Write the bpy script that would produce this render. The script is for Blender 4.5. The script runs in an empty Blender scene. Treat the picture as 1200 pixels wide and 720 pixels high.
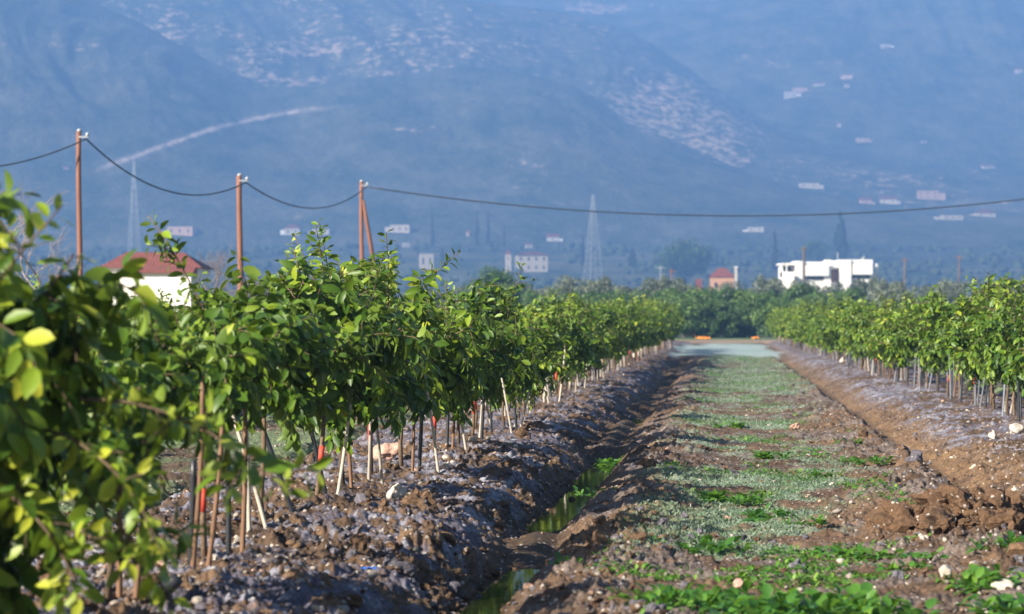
import bpy, math, random
import numpy as np
from mathutils import Vector, Matrix

R = np.random.default_rng(7)
random.seed(7)
scn = bpy.context.scene
COL = scn.collection
F, HOR, CAMZ = 3000.0, 372.0, 1.5        # focal length in photo pixels, horizon row, eye height
VPX = 845.0
SL = (VPX - 600) / F                      # the rows run along (SL, 1)
SUN_EL = math.radians(27)
SUN_AZ = math.atan2(-0.79, -0.61)         # where the sun stands, measured from +Y towards +X

# ------------------------------------------------------------------ noise
_tab = R.random((256, 256))
def vnoise(x, y):
    xi = np.floor(x).astype(int); yi = np.floor(y).astype(int)
    fx = x - xi; fy = y - yi
    fx = fx*fx*(3-2*fx); fy = fy*fy*(3-2*fy)
    a = _tab[xi & 255, yi & 255]; b = _tab[(xi+1) & 255, yi & 255]
    c = _tab[xi & 255, (yi+1) & 255]; d = _tab[(xi+1) & 255, (yi+1) & 255]
    return (a*(1-fx)+b*fx)*(1-fy) + (c*(1-fx)+d*fx)*fy
def fbm(x, y, o=4, g=0.5):
    t = 0; a = 1; n = 0
    for k in range(o):
        t = t + a*vnoise(x*2**k+17.3*k, y*2**k+5.1*k); n += a; a *= g
    return t/n - 0.5
_jx = R.random((256, 256)); _jy = R.random((256, 256)); _jr = R.random((256, 256))
def worley(x, y):
    xi = np.floor(x).astype(int); yi = np.floor(y).astype(int)
    best = np.full(x.shape, 9.0); rid = np.zeros(x.shape)
    for i in (-1, 0, 1):
        for j in (-1, 0, 1):
            cx = (xi+i) & 255; cy = (yi+j) & 255
            d = np.hypot(xi+i+_jx[cx, cy]-x, yi+j+_jy[cx, cy]-y)
            m = d < best
            best = np.where(m, d, best); rid = np.where(m, _jr[cx, cy], rid)
    return best, rid
def sstep(a, b, x):
    t = np.clip((x-a)/(b-a), 0, 1); return t*t*(3-2*t)

# ------------------------------------------------------------------ mesh helpers
def mesh_np(name, V, faces, mats=(), smooth=False, attrs=None, midx=None):
    """faces: list of int arrays (n,3) or (n,4)"""
    me = bpy.data.meshes.new(name)
    V = np.asarray(V, dtype=np.float32)
    me.vertices.add(len(V)); me.vertices.foreach_set('co', V.ravel())
    faces = [np.asarray(f, dtype=np.int32) for f in faces if len(f)]
    loops = np.concatenate([f.ravel() for f in faces])
    tot = np.concatenate([np.full(len(f), f.shape[1], dtype=np.int32) for f in faces])
    st = np.concatenate([[0], np.cumsum(tot)[:-1]]).astype(np.int32)
    me.loops.add(len(loops)); me.loops.foreach_set('vertex_index', loops)
    me.polygons.add(len(tot)); me.polygons.foreach_set('loop_start', st)
    me.polygons.foreach_set('loop_total', tot)
    for m in mats: me.materials.append(m)
    if midx is not None: me.polygons.foreach_set('material_index', np.asarray(midx, dtype=np.int32))
    me.polygons.foreach_set('use_smooth', np.full(len(tot), bool(smooth)))
    for k, a in (attrs or {}).items():
        if a.ndim == 1:
            at_ = me.attributes.new(k, 'FLOAT', 'POINT'); at_.data.foreach_set('value', a.astype(np.float32))
        else:
            at_ = me.attributes.new(k, 'FLOAT_COLOR', 'POINT')
            at_.data.foreach_set('color', np.concatenate([a, np.ones((len(a), 1))], 1).astype(np.float32).ravel())
    me.update(calc_edges=True); me.validate()
    return me
class MB:
    """collects boxes, tubes and plates of one part into one mesh"""
    def __init__(s): s.v = []; s.q = []; s.t = []; s.n = 0
    def add(s, V, q=(), t=()):
        V = np.asarray(V, float).reshape(-1, 3)
        if len(q): s.q.append(np.asarray(q)+s.n)
        if len(t): s.t.append(np.asarray(t)+s.n)
        s.v.append(V); s.n += len(V); return s
    def box(s, x0, x1, y0, y1, z0, z1):
        V = [(x, y, z) for x in (x0, x1) for y in (y0, y1) for z in (z0, z1)]
        return s.add(V, [(0,1,3,2),(4,6,7,5),(0,4,5,1),(2,3,7,6),(0,2,6,4),(1,5,7,3)])
    def tube(s, P, rad, n=8, cap=True):
        P = np.asarray(P, float); m = len(P)
        rad = np.broadcast_to(np.asarray(rad, float), (m,))
        T = np.gradient(P, axis=0); T /= np.linalg.norm(T, axis=1)[:, None]+1e-9
        up = np.array([0., 0, 1]) if abs(T[:, 2]).mean() < .8 else np.array([0., 1, 0])
        A = np.cross(T, up); A /= np.linalg.norm(A, axis=1)[:, None]+1e-9
        B = np.cross(T, A)
        an = np.arange(n)*2*np.pi/n
        V = P[:, None]+rad[:, None, None]*(A[:, None]*np.cos(an)[None, :, None]+B[:, None]*np.sin(an)[None, :, None])
        V = V.reshape(-1, 3)
        q = [(i*n+k, i*n+(k+1) % n, (i+1)*n+(k+1) % n, (i+1)*n+k) for i in range(m-1) for k in range(n)]
        t = []
        if cap:
            V = np.concatenate([V, P[:1], P[-1:]])
            c0, c1 = m*n, m*n+1
            t = [(c0, (k+1) % n, k) for k in range(n)]+[(c1, (m-1)*n+k, (m-1)*n+(k+1) % n) for k in range(n)]
        return s.add(V, q, t)
    def mesh(s, name, mat, smooth=False):
        fs = []
        if s.q: fs.append(np.concatenate(s.q))
        if s.t: fs.append(np.concatenate(s.t))
        return mesh_np(name, np.concatenate(s.v), fs, [mat], smooth)
    def build(s, name, mat, parent=None, smooth=False):
        return obj(name, s.mesh(name, mat, smooth), parent)
def obj(name, me, parent=None):
    o = bpy.data.objects.new(name, me); COL.objects.link(o)
    if parent is not None: o.parent = parent
    return o
def tag(o, label=None, cat=None, group=None, kind=None):
    if label: o['label'] = label
    if cat: o['category'] = cat
    if group: o['group'] = group
    if kind: o['kind'] = kind
    return o
def empty(name, loc, rz=0.0, sc=1.0):
    o = bpy.data.objects.new(name, None); COL.objects.link(o)
    o.location = loc; o.rotation_euler = (0, 0, rz); o.scale = (sc, sc, sc) if np.isscalar(sc) else sc
    o.empty_display_size = .2
    return o
def copy_tree(o, parent=None):
    c = o.copy(); COL.objects.link(c)
    if parent is not None: c.parent = parent
    for ch in list(o.children): copy_tree(ch, c)
    return c

# ------------------------------------------------------------------ materials
def nodes(name):
    m = bpy.data.materials.new(name); m.use_nodes = True
    nt = m.node_tree; nt.nodes.clear()
    out = nt.nodes.new('ShaderNodeOutputMaterial')
    return m, nt, out
def N(nt, t, **kw):
    n = nt.nodes.new(t)
    for k, v in kw.items():
        if k in n.inputs: n.inputs[k].default_value = v
        else: setattr(n, k, v)
    return n
def plain(name, c, rough=.8, var=.25, scale=6.0, bump=0.0, stretch=(1, 1, 1), spec=.3, rnd=0.0, metal=0.0):
    """a solid colour worn by two octaves of object-space noise"""
    m, nt, out = nodes(name); L = nt.links.new
    tc = N(nt, 'ShaderNodeTexCoord'); mp = N(nt, 'ShaderNodeMapping'); mp.inputs['Scale'].default_value = stretch
    L(tc.outputs['Object'], mp.inputs['Vector'])
    no = N(nt, 'ShaderNodeTexNoise', Scale=scale, Detail=6.0, Roughness=.65)
    L(mp.outputs['Vector'], no.inputs['Vector'])
    mr = N(nt, 'ShaderNodeMapRange'); mr.inputs['From Min'].default_value = .25; mr.inputs['From Max'].default_value = .75
    mr.inputs['To Min'].default_value = 1-var; mr.inputs['To Max'].default_value = 1+var
    L(no.outputs['Fac'], mr.inputs['Value'])
    mul = N(nt, 'ShaderNodeVectorMath', operation='SCALE'); mul.inputs[0].default_value = c[:3]
    if rnd:
        oi = N(nt, 'ShaderNodeObjectInfo'); m2 = N(nt, 'ShaderNodeMapRange')
        m2.inputs['To Min'].default_value = 1-rnd; m2.inputs['To Max'].default_value = 1+rnd
        L(oi.outputs['Random'], m2.inputs['Value'])
        mm = N(nt, 'ShaderNodeMath', operation='MULTIPLY'); L(mr.outputs[0], mm.inputs[0]); L(m2.outputs[0], mm.inputs[1])
        L(mm.outputs[0], mul.inputs['Scale'])
    else: L(mr.outputs[0], mul.inputs['Scale'])
    b = N(nt, 'ShaderNodeBsdfPrincipled', Roughness=rough, Metallic=metal); b.inputs['Specular IOR Level'].default_value = spec
    L(mul.outputs[0], b.inputs['Base Color'])
    if bump:
        bm = N(nt, 'ShaderNodeBump', Strength=bump, Distance=.02); L(no.outputs['Fac'], bm.inputs['Height']); L(bm.outputs[0], b.inputs['Normal'])
    L(b.outputs[0], out.inputs[0])
    return m
def leafmat(name, stops, back, rough=.42, trans=.22, tcol=(.22, .34, .02), rnd=.15, spec=.45):
    m, nt, out = nodes(name); L = nt.links.new
    at = N(nt, 'ShaderNodeAttribute', attribute_name='tone')
    cr = N(nt, 'ShaderNodeValToRGB'); el = cr.color_ramp.elements
    while len(el) < len(stops): el.new(.5)
    for e, (p, c) in zip(el, stops): e.position = p; e.color = (*c, 1)
    oi = N(nt, 'ShaderNodeObjectInfo'); mr = N(nt, 'ShaderNodeMapRange')
    mr.inputs['To Min'].default_value = -rnd; mr.inputs['To Max'].default_value = rnd
    L(oi.outputs['Random'], mr.inputs['Value'])
    ad = N(nt, 'ShaderNodeMath', operation='ADD'); L(at.outputs['Fac'], ad.inputs[0]); L(mr.outputs[0], ad.inputs[1])
    L(ad.outputs[0], cr.inputs[0])
    ge = N(nt, 'ShaderNodeNewGeometry')
    mx = N(nt, 'ShaderNodeMix', data_type='RGBA'); mx.inputs[7].default_value = (*back, 1)
    mf = N(nt, 'ShaderNodeMath', operation='MULTIPLY'); mf.inputs[1].default_value = .55
    L(ge.outputs['Backfacing'], mf.inputs[0]); L(mf.outputs[0], mx.inputs[0]); L(cr.outputs[0], mx.inputs[6])
    b = N(nt, 'ShaderNodeBsdfPrincipled', Roughness=rough); b.inputs['Specular IOR Level'].default_value = spec
    L(mx.outputs[2], b.inputs['Base Color'])
    tr = N(nt, 'ShaderNodeBsdfTranslucent', Color=(*tcol, 1))
    ms = N(nt, 'ShaderNodeMixShader'); ms.inputs[0].default_value = trans
    L(b.outputs[0], ms.inputs[1]); L(tr.outputs[0], ms.inputs[2]); L(ms.outputs[0], out.inputs[0])
    return m
M = {}
M['leaf'] = leafmat('citrus_leaf', [(0, (.014, .042, .008)), (.40, (.06, .122, .011)), (.72, (.17, .245, .017)), (1, (.34, .36, .035))], (.12, .18, .04), rough=.44, trans=.20, spec=.28)
M['grove_leaf'] = leafmat('grove_leaf', [(0, (.018, .05, .012)), (.5, (.045, .10, .016)), (1, (.15, .22, .03))], (.09, .14, .04), rough=.5, trans=.15)
M['olive_leaf'] = leafmat('olive_leaf', [(0, (.045, .06, .035)), (.5, (.10, .12, .07)), (1, (.22, .23, .15))], (.22, .24, .18), rough=.6, trans=.1)
M['cypress_leaf'] = leafmat('cypress_leaf', [(0, (.012, .028, .012)), (1, (.04, .07, .025))], (.03, .05, .02), rough=.7, trans=.05)
M['weed_leaf'] = leafmat('weed_leaf', [(0, (.025, .085, .012)), (.55, (.06, .165, .018)), (1, (.17, .29, .035))], (.12, .22, .05), rough=.45, trans=.3, tcol=(.2, .42, .03))
M['frost_grass'] = leafmat('frosted_grass', [(0, (.045, .115, .03)), (.5, (.105, .175, .10)), (1, (.26, .31, .27))], (.17, .21, .15), rough=.6, trans=.15, tcol=(.2, .3, .1))
M['bark'] = plain('citrus_bark', (.125, .085, .055), .8, .4, 30, .4, rnd=.35)
M['tape'] = plain('graft_tape', (.5, .06, .035), .6, .2, 40)
M['bamboo'] = plain('pale_bamboo', (.40, .36, .30), .6, .35, 25, .2, (1, 1, .2), rnd=.25)
M['brownstake'] = plain('brown_stake', (.16, .088, .052), .7, .35, 25, .2, (1, 1, .2), rnd=.25)
M['pipe'] = plain('black_hose', (.022, .024, .03), .4, .3, 20, spec=.5)
M['greystake'] = plain('grey_stake', (.15, .16, .19), .6, .3, 25, .2, (1, 1, .2), rnd=.35)
M['pole'] = plain('pole_wood', (.21, .092, .055), .75, .35, 3, .3, (6, 6, .5))
M['cable'] = plain('cable', (.025, .03, .04), .6, .2, 5)
M['ceramic'] = plain('insulator', (.42, .44, .46), .35, .1, 8)
M['steel'] = plain('galvanised_steel', (.34, .36, .38), .55, .15, 3, metal=.3)
M['white'] = plain('white_render', (.80, .78, .74), .85, .06, 1.5)
M['cream'] = plain('cream_render', (.52, .45, .37), .85, .1, 1.0, rnd=.1)
M['pink'] = plain('pink_render', (.52, .35, .28), .85, .1, 1.0, rnd=.1)
M['weathered'] = plain('weathered_render', (.54, .49, .43), .85, .15, .6, rnd=.15)
M['ochre'] = plain('orange_render', (.50, .28, .18), .85, .1, 1.0)
M['dark'] = plain('dark_glass', (.03, .035, .045), .25, .2, 2, spec=.5)
M['door'] = plain('brown_door', (.24, .13, .10), .6, .2, 3)
M['rock'] = plain('pale_limestone', (.43, .38, .33), .85, .35, 25, .8)
M['pinkrock'] = plain('pink_stone', (.40, .25, .20), .85, .4, 22, .8)
M['bare'] = plain('bare_twigs', (.27, .21, .18), .85, .25, 8)
M['greytwig'] = plain('grey_twigs', (.20, .16, .15), .85, .25, 8)
M['trunk'] = plain('tree_trunk', (.12, .09, .065), .9, .35, 6, .4)
M['orange'] = plain('orange_fruit', (.70, .24, .03), .5, .2, 8)
M['blueplastic'] = plain('blue_plastic', (.05, .16, .55), .35, .2, 12)

def tilemat():
    m, nt, out = nodes('roof_tiles'); L = nt.links.new
    tc = N(nt, 'ShaderNodeTexCoord')
    no = N(nt, 'ShaderNodeTexNoise', Scale=3.0, Detail=5.0); L(tc.outputs['Object'], no.inputs['Vector'])
    w = N(nt, 'ShaderNodeTexWave', Scale=1.6, Distortion=.3); w.bands_direction = 'X'; L(tc.outputs['Object'], w.inputs['Vector'])
    cr = N(nt, 'ShaderNodeValToRGB'); cr.color_ramp.elements[0].position = .3; cr.color_ramp.elements[1].position = .7
    cr.color_ramp.elements[0].color = (.15, .042, .032, 1); cr.color_ramp.elements[1].color = (.21, .062, .047, 1)
    L(no.outputs['Fac'], cr.inputs[0])
    b = N(nt, 'ShaderNodeBsdfPrincipled', Roughness=.8)
    bm = N(nt, 'ShaderNodeBump', Strength=.3, Distance=.04); L(w.outputs['Fac'], bm.inputs['Height']); L(bm.outputs[0], b.inputs['Normal'])
    L(cr.outputs[0], b.inputs['Base Color']); L(b.outputs[0], out.inputs[0])
    return m
M['tiles'] = tilemat()

def soilmat(name, fine=38.0, dist=.022, rough=.9):
    m, nt, out = nodes(name); L = nt.links.new
    at = N(nt, 'ShaderNodeAttribute', attribute_name='soil')
    tc = N(nt, 'ShaderNodeTexCoord')
    n1 = N(nt, 'ShaderNodeTexNoise', Scale=fine, Detail=7.0, Roughness=.72); L(tc.outputs['Object'], n1.inputs['Vector'])
    n2 = N(nt, 'ShaderNodeTexVoronoi', Scale=fine*.8); L(tc.outputs['Object'], n2.inputs['Vector'])
    mr = N(nt, 'ShaderNodeMapRange'); mr.inputs['From Min'].default_value = .3; mr.inputs['From Max'].default_value = .7
    mr.inputs['To Min'].default_value = .40; mr.inputs['To Max'].default_value = 1.55; L(n1.outputs['Fac'], mr.inputs['Value'])
    sc_ = N(nt, 'ShaderNodeVectorMath', operation='SCALE'); L(at.outputs['Color'], sc_.inputs[0]); L(mr.outputs[0], sc_.inputs['Scale'])
    # pale grains and chips of stone
    gt = N(nt, 'ShaderNodeMath', operation='GREATER_THAN'); gt.inputs[1].default_value = .90
    se = N(nt, 'ShaderNodeSeparateColor'); L(n2.outputs['Color'], se.inputs[0]); L(se.outputs[0], gt.inputs[0])
    lt = N(nt, 'ShaderNodeMath', operation='LESS_THAN'); lt.inputs[1].default_value = .36; L(n2.outputs['Distance'], lt.inputs[0])
    an = N(nt, 'ShaderNodeMath', operation='MULTIPLY'); L(gt.outputs[0], an.inputs[0]); L(lt.outputs[0], an.inputs[1])
    af = N(nt, 'ShaderNodeMath', operation='MULTIPLY'); af.inputs[1].default_value = .75; L(an.outputs[0], af.inputs[0])
    mx = N(nt, 'ShaderNodeMix', data_type='RGBA'); mx.inputs[7].default_value = (.48, .44, .40, 1)
    L(af.outputs[0], mx.inputs[0]); L(sc_.outputs[0], mx.inputs[6])
    b = N(nt, 'ShaderNodeBsdfPrincipled', Roughness=rough); b.inputs['Specular IOR Level'].default_value = .3
    L(mx.outputs[2], b.inputs['Base Color'])
    bm = N(nt, 'ShaderNodeBump', Strength=.9, Distance=dist); L(n1.outputs['Fac'], bm.inputs['Height']); L(bm.outputs[0], b.inputs['Normal'])
    L(b.outputs[0], out.inputs[0])
    return m
M['soil'] = soilmat('field_soil')

# ------------------------------------------------------------------ the near ground
def wob(Y): return .10*(vnoise(Y*.35, Y*0+3.3)-.5)+.05*(vnoise(Y*1.3, Y*0+9.1)-.5)
_ps = [-60,-16.5,-16.1,-15.6,-14.5,-13.3,-12.9,-10.6,-10.25,-9.8,-8.7,-7.5,-7.15,-6.8,-4.85,-4.5,-4.1,-2.9,-2.25,-1.88,-1.50,-1.22,-1.02,-.65,0,1.6,1.9,2.1,2.32,2.95,3.3,3.9,5,5.5,5.9,9.5,9.8,10.2,11.5,60]
_pz = [0,0,-.2,.12,.16,.1,0,0,-.2,.12,.16,.1,-.2,0,0,-.2,.10,0.16,.11,.06,-.2,-.2,-.03,.05,.0,.02,.06,-.13,-.13,.08,.11,.14,.1,-.2,0,0,-.2,.12,.14,.14]
def masks(X, Y):
    s = X-SL*Y+wob(Y)
    bed = np.interp(s, [-16,-15.6,-13.3,-13,-10.2,-9.8,-7.5,-7.2,-4.5,-4.1,-1.75,-1.5, 2.4, 2.85, 5, 5.4,9.9,10.3], [0,1,1,0,0,1,1,0,0,1,1,0,0,1,1,0,0,1])
    rough = np.interp(s, [-5.2,-4.4,-1.9,-1.6,-1.0,-.55,.0,.6,1.2,1.6,2.0,2.4,3.0], [.25,.8,.9,1.35,.7,1.0,.4,.28,.65,1.0,.6,.75,.6])
    far = 1-sstep(90, 100, Y)
    return s, bed, rough, far
def G(X, Y, full=False):
    X = np.asarray(X, float); Y = np.asarray(Y, float)
    s, bed, rough, far = masks(X, Y)
    z = np.interp(s, _ps, _pz)
    ditch = np.exp(-((s+1.36)/.22)**2)
    z = z + ditch*.2*sstep(.0, .2, fbm(X*.1+3, Y*.22+8, 3))      # mud bars across the ditch
    track = sstep(-1.2, -.9, s)*(1-sstep(1.9, 2.1, s))
    inner = (1-ditch*.85)*(1-.7*np.exp(-((s-2.2)/.15)**2))
    big = fbm(X*1.1, Y*1.1, 3)
    mid = fbm(X*4.2+7, Y*4.2+2, 3)
    fin = fbm(X*12+5, Y*12+3, 3); rdg = .5-2*np.abs(fbm(X*7+40, Y*7+4, 3))
    w1, r1 = worley(X*5.5+fbm(X*9, Y*9, 3)*1.5, Y*5.5+fbm(X*9+50, Y*9, 3)*1.5)
    w2, r2_ = worley(X*13+1.7+fbm(X*21, Y*21, 2)*1.2, Y*13+fbm(X*21+9, Y*21, 2)*1.2)
    cr_ = fbm(X*26+3, Y*26+8, 2); w3, r3 = worley(X*27+4, Y*27)
    wx_ = fbm(X*8, Y*8, 3)
    cl = .55*np.clip(1-(w1/.66)**2, 0, 1)**.7*np.where(r1 > .45, 1.4*r1, .2)*(1+1.1*fin)
    cl2 = np.clip(1-(w2/.62)**2, 0, 1)**.6*np.where(r2_ > .35, r2_, .1)
    cl3 = np.clip(1-(w3/.6)**2, 0, 1)**.6*r3
    near = 1/(1+(Y/70)**2)
    gate = sstep(-.18, .16, fbm(X*.9+31, Y*.9+12, 3))
    r2 = .35+.65*rough
    d = big*.16*rough + mid*.11*r2 + fin*.055*r2 + (rdg-.2)*.038*r2 + (cl*.062*(.2+1.0*gate)+cl2*.032*(.35+.8*gate))*rough + (cl3*.026+cr_*.040)*r2
    z = z + d*inner*far*(.55+.45*near)
    flat = sstep(92, 100, Y)
    pn = fbm(X*.5, Y*.09+3, 3)
    pond = sstep(97, 100, Y+22*pn)*(1-sstep(140, 148, Y+30*pn))*sstep(-2.1, -1.8, s+1.2*pn)*(1-sstep(2.2, 2.5, s+1.2*pn))
    z = z*(1-flat*sstep(-2.3, -1.6, s)*(1-sstep(2.3, 2.8, s))) - pond*.02
    z = z*(1-sstep(150, 165, Y))
    if not full: return z
    # the colours of the dry crust, the turned soil, the ditch mud and the frosted turf
    n1 = fbm(X*.8+11, Y*.8+4, 4); n2 = fbm(X*3.1+2, Y*3.1+9, 4); n3 = fbm(X*.33+7, Y*.22+1, 3)
    def mix(a, b, t): return a*(1-t)[..., None]+np.asarray(b)*t[..., None]
    c = mix(np.ones(X.shape+(3,))*np.array([.088, .055, .035]), (.16, .098, .058), sstep(-.2, .2, n1+.6*n2))
    crust = np.clip(bed, 0, 1)*sstep(-.16, .06, n1*.75+n2*.55+.5*fin+.13-.9*cl*rough-.10*cl2)
    c = mix(c, (.112, .107, .145), crust*.92)
    c = mix(c, (.33, .33, .385), crust*sstep(.06, .2, .7*n2+.8*fin)*.6)
    c = mix(c, (.165, .135, .122), track*sstep(-.08, .12, n2-n1*.5)*.75)
    wdt = sstep(-.75, -.1, s+.7*n1)*(1-sstep(.8, 1.7, s+1.3*n1-sstep(35, 70, Y)*.6))
    turf = wdt*sstep(-.1, .12, n3*.7+n1*.6+n2*.5+sstep(25, 70, Y)*.22-.06)
    c = mix(c, (.13, .17, .10), turf*.85)
    c = mix(c, (.20, .25, .20), turf*sstep(.0, .15, n2)*.7)
    c = mix(c, (.07, .15, .03), turf*sstep(.07, .16, fbm(X*1.6+50, Y*.9, 3))*.8)
    bank = sstep(2.15, 2.3, s)*(1-sstep(2.5, 2.95, s+.9*n1+.5*n2))*(1-.7*sstep(28, 60, Y))
    c = mix(c, (.19, .115, .060), bank*.85*sstep(-.25, .0, n2))
    c = mix(c, (.055, .036, .022), np.clip(np.exp(-((s+1.37)/.20)**2)*.9, 0, 1))
    c = mix(c, (.09, .055, .03), np.exp(-((s-2.2)/.09)**2)*.8)
    nb = (1-track)*(1-bed)*sstep(0, 1, np.abs(s+1.3))*sstep(2, 2.6, np.abs(s-.6))
    c = mix(c, (.13, .19, .09), np.clip(nb, 0, 1)*sstep(-.2, .1, n1)*.8)
    c = mix(c, (.30, .37, .37), pond*.9)
    c = mix(c, (.20, .29, .26), pond*sstep(-.05, .15, fbm(X*.35, Y*.12, 3))*.45)
    lane = sstep(146, 152, Y)*(1-sstep(168, 174, Y))
    c = mix(c, (.27, .185, .125), lane)
    c = mix(c, (.08, .15, .04), sstep(166, 174, Y)*.9)
    return z, c, turf, crust, s

def grid_mesh(name, az, ys, zf, mat, attr, smooth=True):
    A, YY = np.meshgrid(az, ys); X = A*YY
    r = zf(X, YY)
    V = np.stack([X, YY, r[0]], -1).reshape(-1, 3)
    n, m = len(ys), len(az)
    i = np.arange(n-1)[:, None]*m+np.arange(m-1)[None]
    q = np.stack([i, i+1, i+1+m, i+m], -1).reshape(-1, 4)
    return mesh_np(name, V, [q], [mat], smooth, {k: (v.reshape(-1, 3) if v.ndim == 3 else v.ravel()) for k, v in zip(attr, r[1:])})
ys = list(np.linspace(5, 9.9, 60))+[10.]
while ys[-1] < 185:
    yv = ys[-1]; ys.append(yv+(max(.016, .0015*yv) if yv < 42 else .0015*yv+.0000105*(yv-42)*yv+.03))
az = np.concatenate([np.linspace(-.62, -.216, 50), np.linspace(-.215, .215, 820), np.linspace(.216, .55, 50)])
gm = grid_mesh('ground', az, np.array(ys), lambda X, Y: (lambda r: (r[0], r[1]))(G(X, Y, True)), M['soil'], ['soil'])
tag(obj('ground', gm), 'bare ploughed orchard soil with crusted beds and a frosted grassy strip', 'ground', kind='structure')

# ------------------------------------------------------------------ the far terrain
_by = [0,300,500,700,900,1100,1300,1450,1600,1800,2200,2800,4000]
_bz = [-.3,-.3,2,6,14,26,40,56,75,98,140,190,200]
HILLS = [ # ridge distance, foot distance, (photo column, row) of the skyline
 (1700, 1230, [(-700,-40),(-300,-80),(-80,-75),(60,-25),(110,4),(150,24),(190,47),(240,74),(290,97),(330,101),(430,91),(540,80),(620,84),(680,100),(720,126),(770,153),(800,171),(870,206),(960,238),(1060,262),(1700,300)]),
 (2120, 1500, [(-700,-50),(100,-70),(400,-25),(480,-6),(560,3),(640,13),(700,26),(760,50),(810,84),(850,110),(890,136),(960,172),(1050,206),(1200,240),(1700,260)]),
 (2400, 1800, [(-700,60),(500,60),(620,32),(670,17),(740,18),(820,8),(920,-6),(1090,-20),(1200,-25),(1700,-25)]),
 (2750, 1900, [(-700,-30),(400,-22),(560,-14),(700,-16),(900,-30),(1200,-40),(1700,-40)]),
]
KF = 1.6
def T(X, Y, full=False):
    r = T0(np.asarray(X, float)/KF, np.asarray(Y, float)/KF, full)
    return (r[0]*KF,)+tuple(r[1:]) if full else r*KF
def T0(X, Y, full=False):
    p = 600+F*X/Y
    base = np.interp(Y, _by, _bz)
    z = base.copy(); hid = np.zeros(X.shape)
    for k, (yr, yf, tab) in enumerate(HILLS):
        t = np.array(tab, float)
        pp = p+18*fbm(X*.004+k, Y*.004, 3)*2
        row = np.interp(pp, t[:, 0], t[:, 1])+3*fbm(p*.03+k*9, p*0+k, 3)
        yrr = yr*(1+.10*fbm(p*.004+5*k, p*0+2.2, 2))
        zr = CAMZ+(HOR-row)/F*yrr
        zb = np.interp(yrr, _by, _bz)
        u = np.clip((Y-yf)/(yrr-yf), 0, 1)
        wq = 2.2*fbm(X*.0032+k, Y*.0032, 3)
        gul = fbm(p*.010+k*3+Y*.0016+wq, Y*.0032+k+wq, 5)*.42*np.sin(np.pi*u)      # gullies and spurs
        e = np.clip(u**1.15+gul*u, 0, 1.2)
        zz = base*(1-u)+zb*u + np.maximum(zr-zb, -40)*e
        back = np.clip((Y-yrr)/600, 0, 1)
        zz = np.where(Y > yrr, zr-back*170, zz)
        m = zz > z
        z = np.where(m, zz, z); hid = np.where(m, k+1, hid)
    z = z + fbm(X*.03, Y*.03, 3)*3.0*sstep(900, 1700, Y)
    if not full: return z
    q = HOR-F*(z-CAMZ)/Y
    rock = np.where(hid == 2, .21, np.where(hid >= 3, .15, np.where(hid == 1, .06, 0)))
    rock = np.where(hid == 3, .05, rock)
    for (bx, by, rx, ry, a, h) in [(362,57,26,9,.5,2),(335,96,40,6,.55,2),(300,75,35,25,.22,2),(520,60,130,40,.14,2),(770,125,45,34,.5,2),(830,165,50,40,.28,2),(700,10,40,7,.5,4),(880,30,110,30,.12,4),(480,153,45,6,.22,1),(610,190,60,18,.10,1),(55,55,80,16,.18,1),(940,75,80,10,.2,4)]:
        rock = rock + a*np.exp(-(((p-bx)/rx)**2+((q-by)/ry)**2))*(np.abs(hid-h) < 1.1)
    rock = rock + .35*fbm(X*.012, Y*.006, 4)
    rx_ = np.array([105,140,170,200,250,300,360,430]); ry_ = np.array([203,191,180,169,152,140,129,124])
    road = np.exp(-((q-np.interp(p, rx_, ry_)-1.5*fbm(p*.12, p*0, 2))/2.2)**2)*sstep(100, 150, p)*(1-sstep(300, 430, p))*(hid == 1)*(.45+.9*vnoise(p*.15, p*0+1))
    fld = sstep(-.1, .1, fbm(X*.006, Y*.035+X*.004, 3))*(hid == 0)+.5*(hid > 0)
    return z, np.clip(rock, 0, .42), np.clip(road, 0, 1), fld
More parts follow.
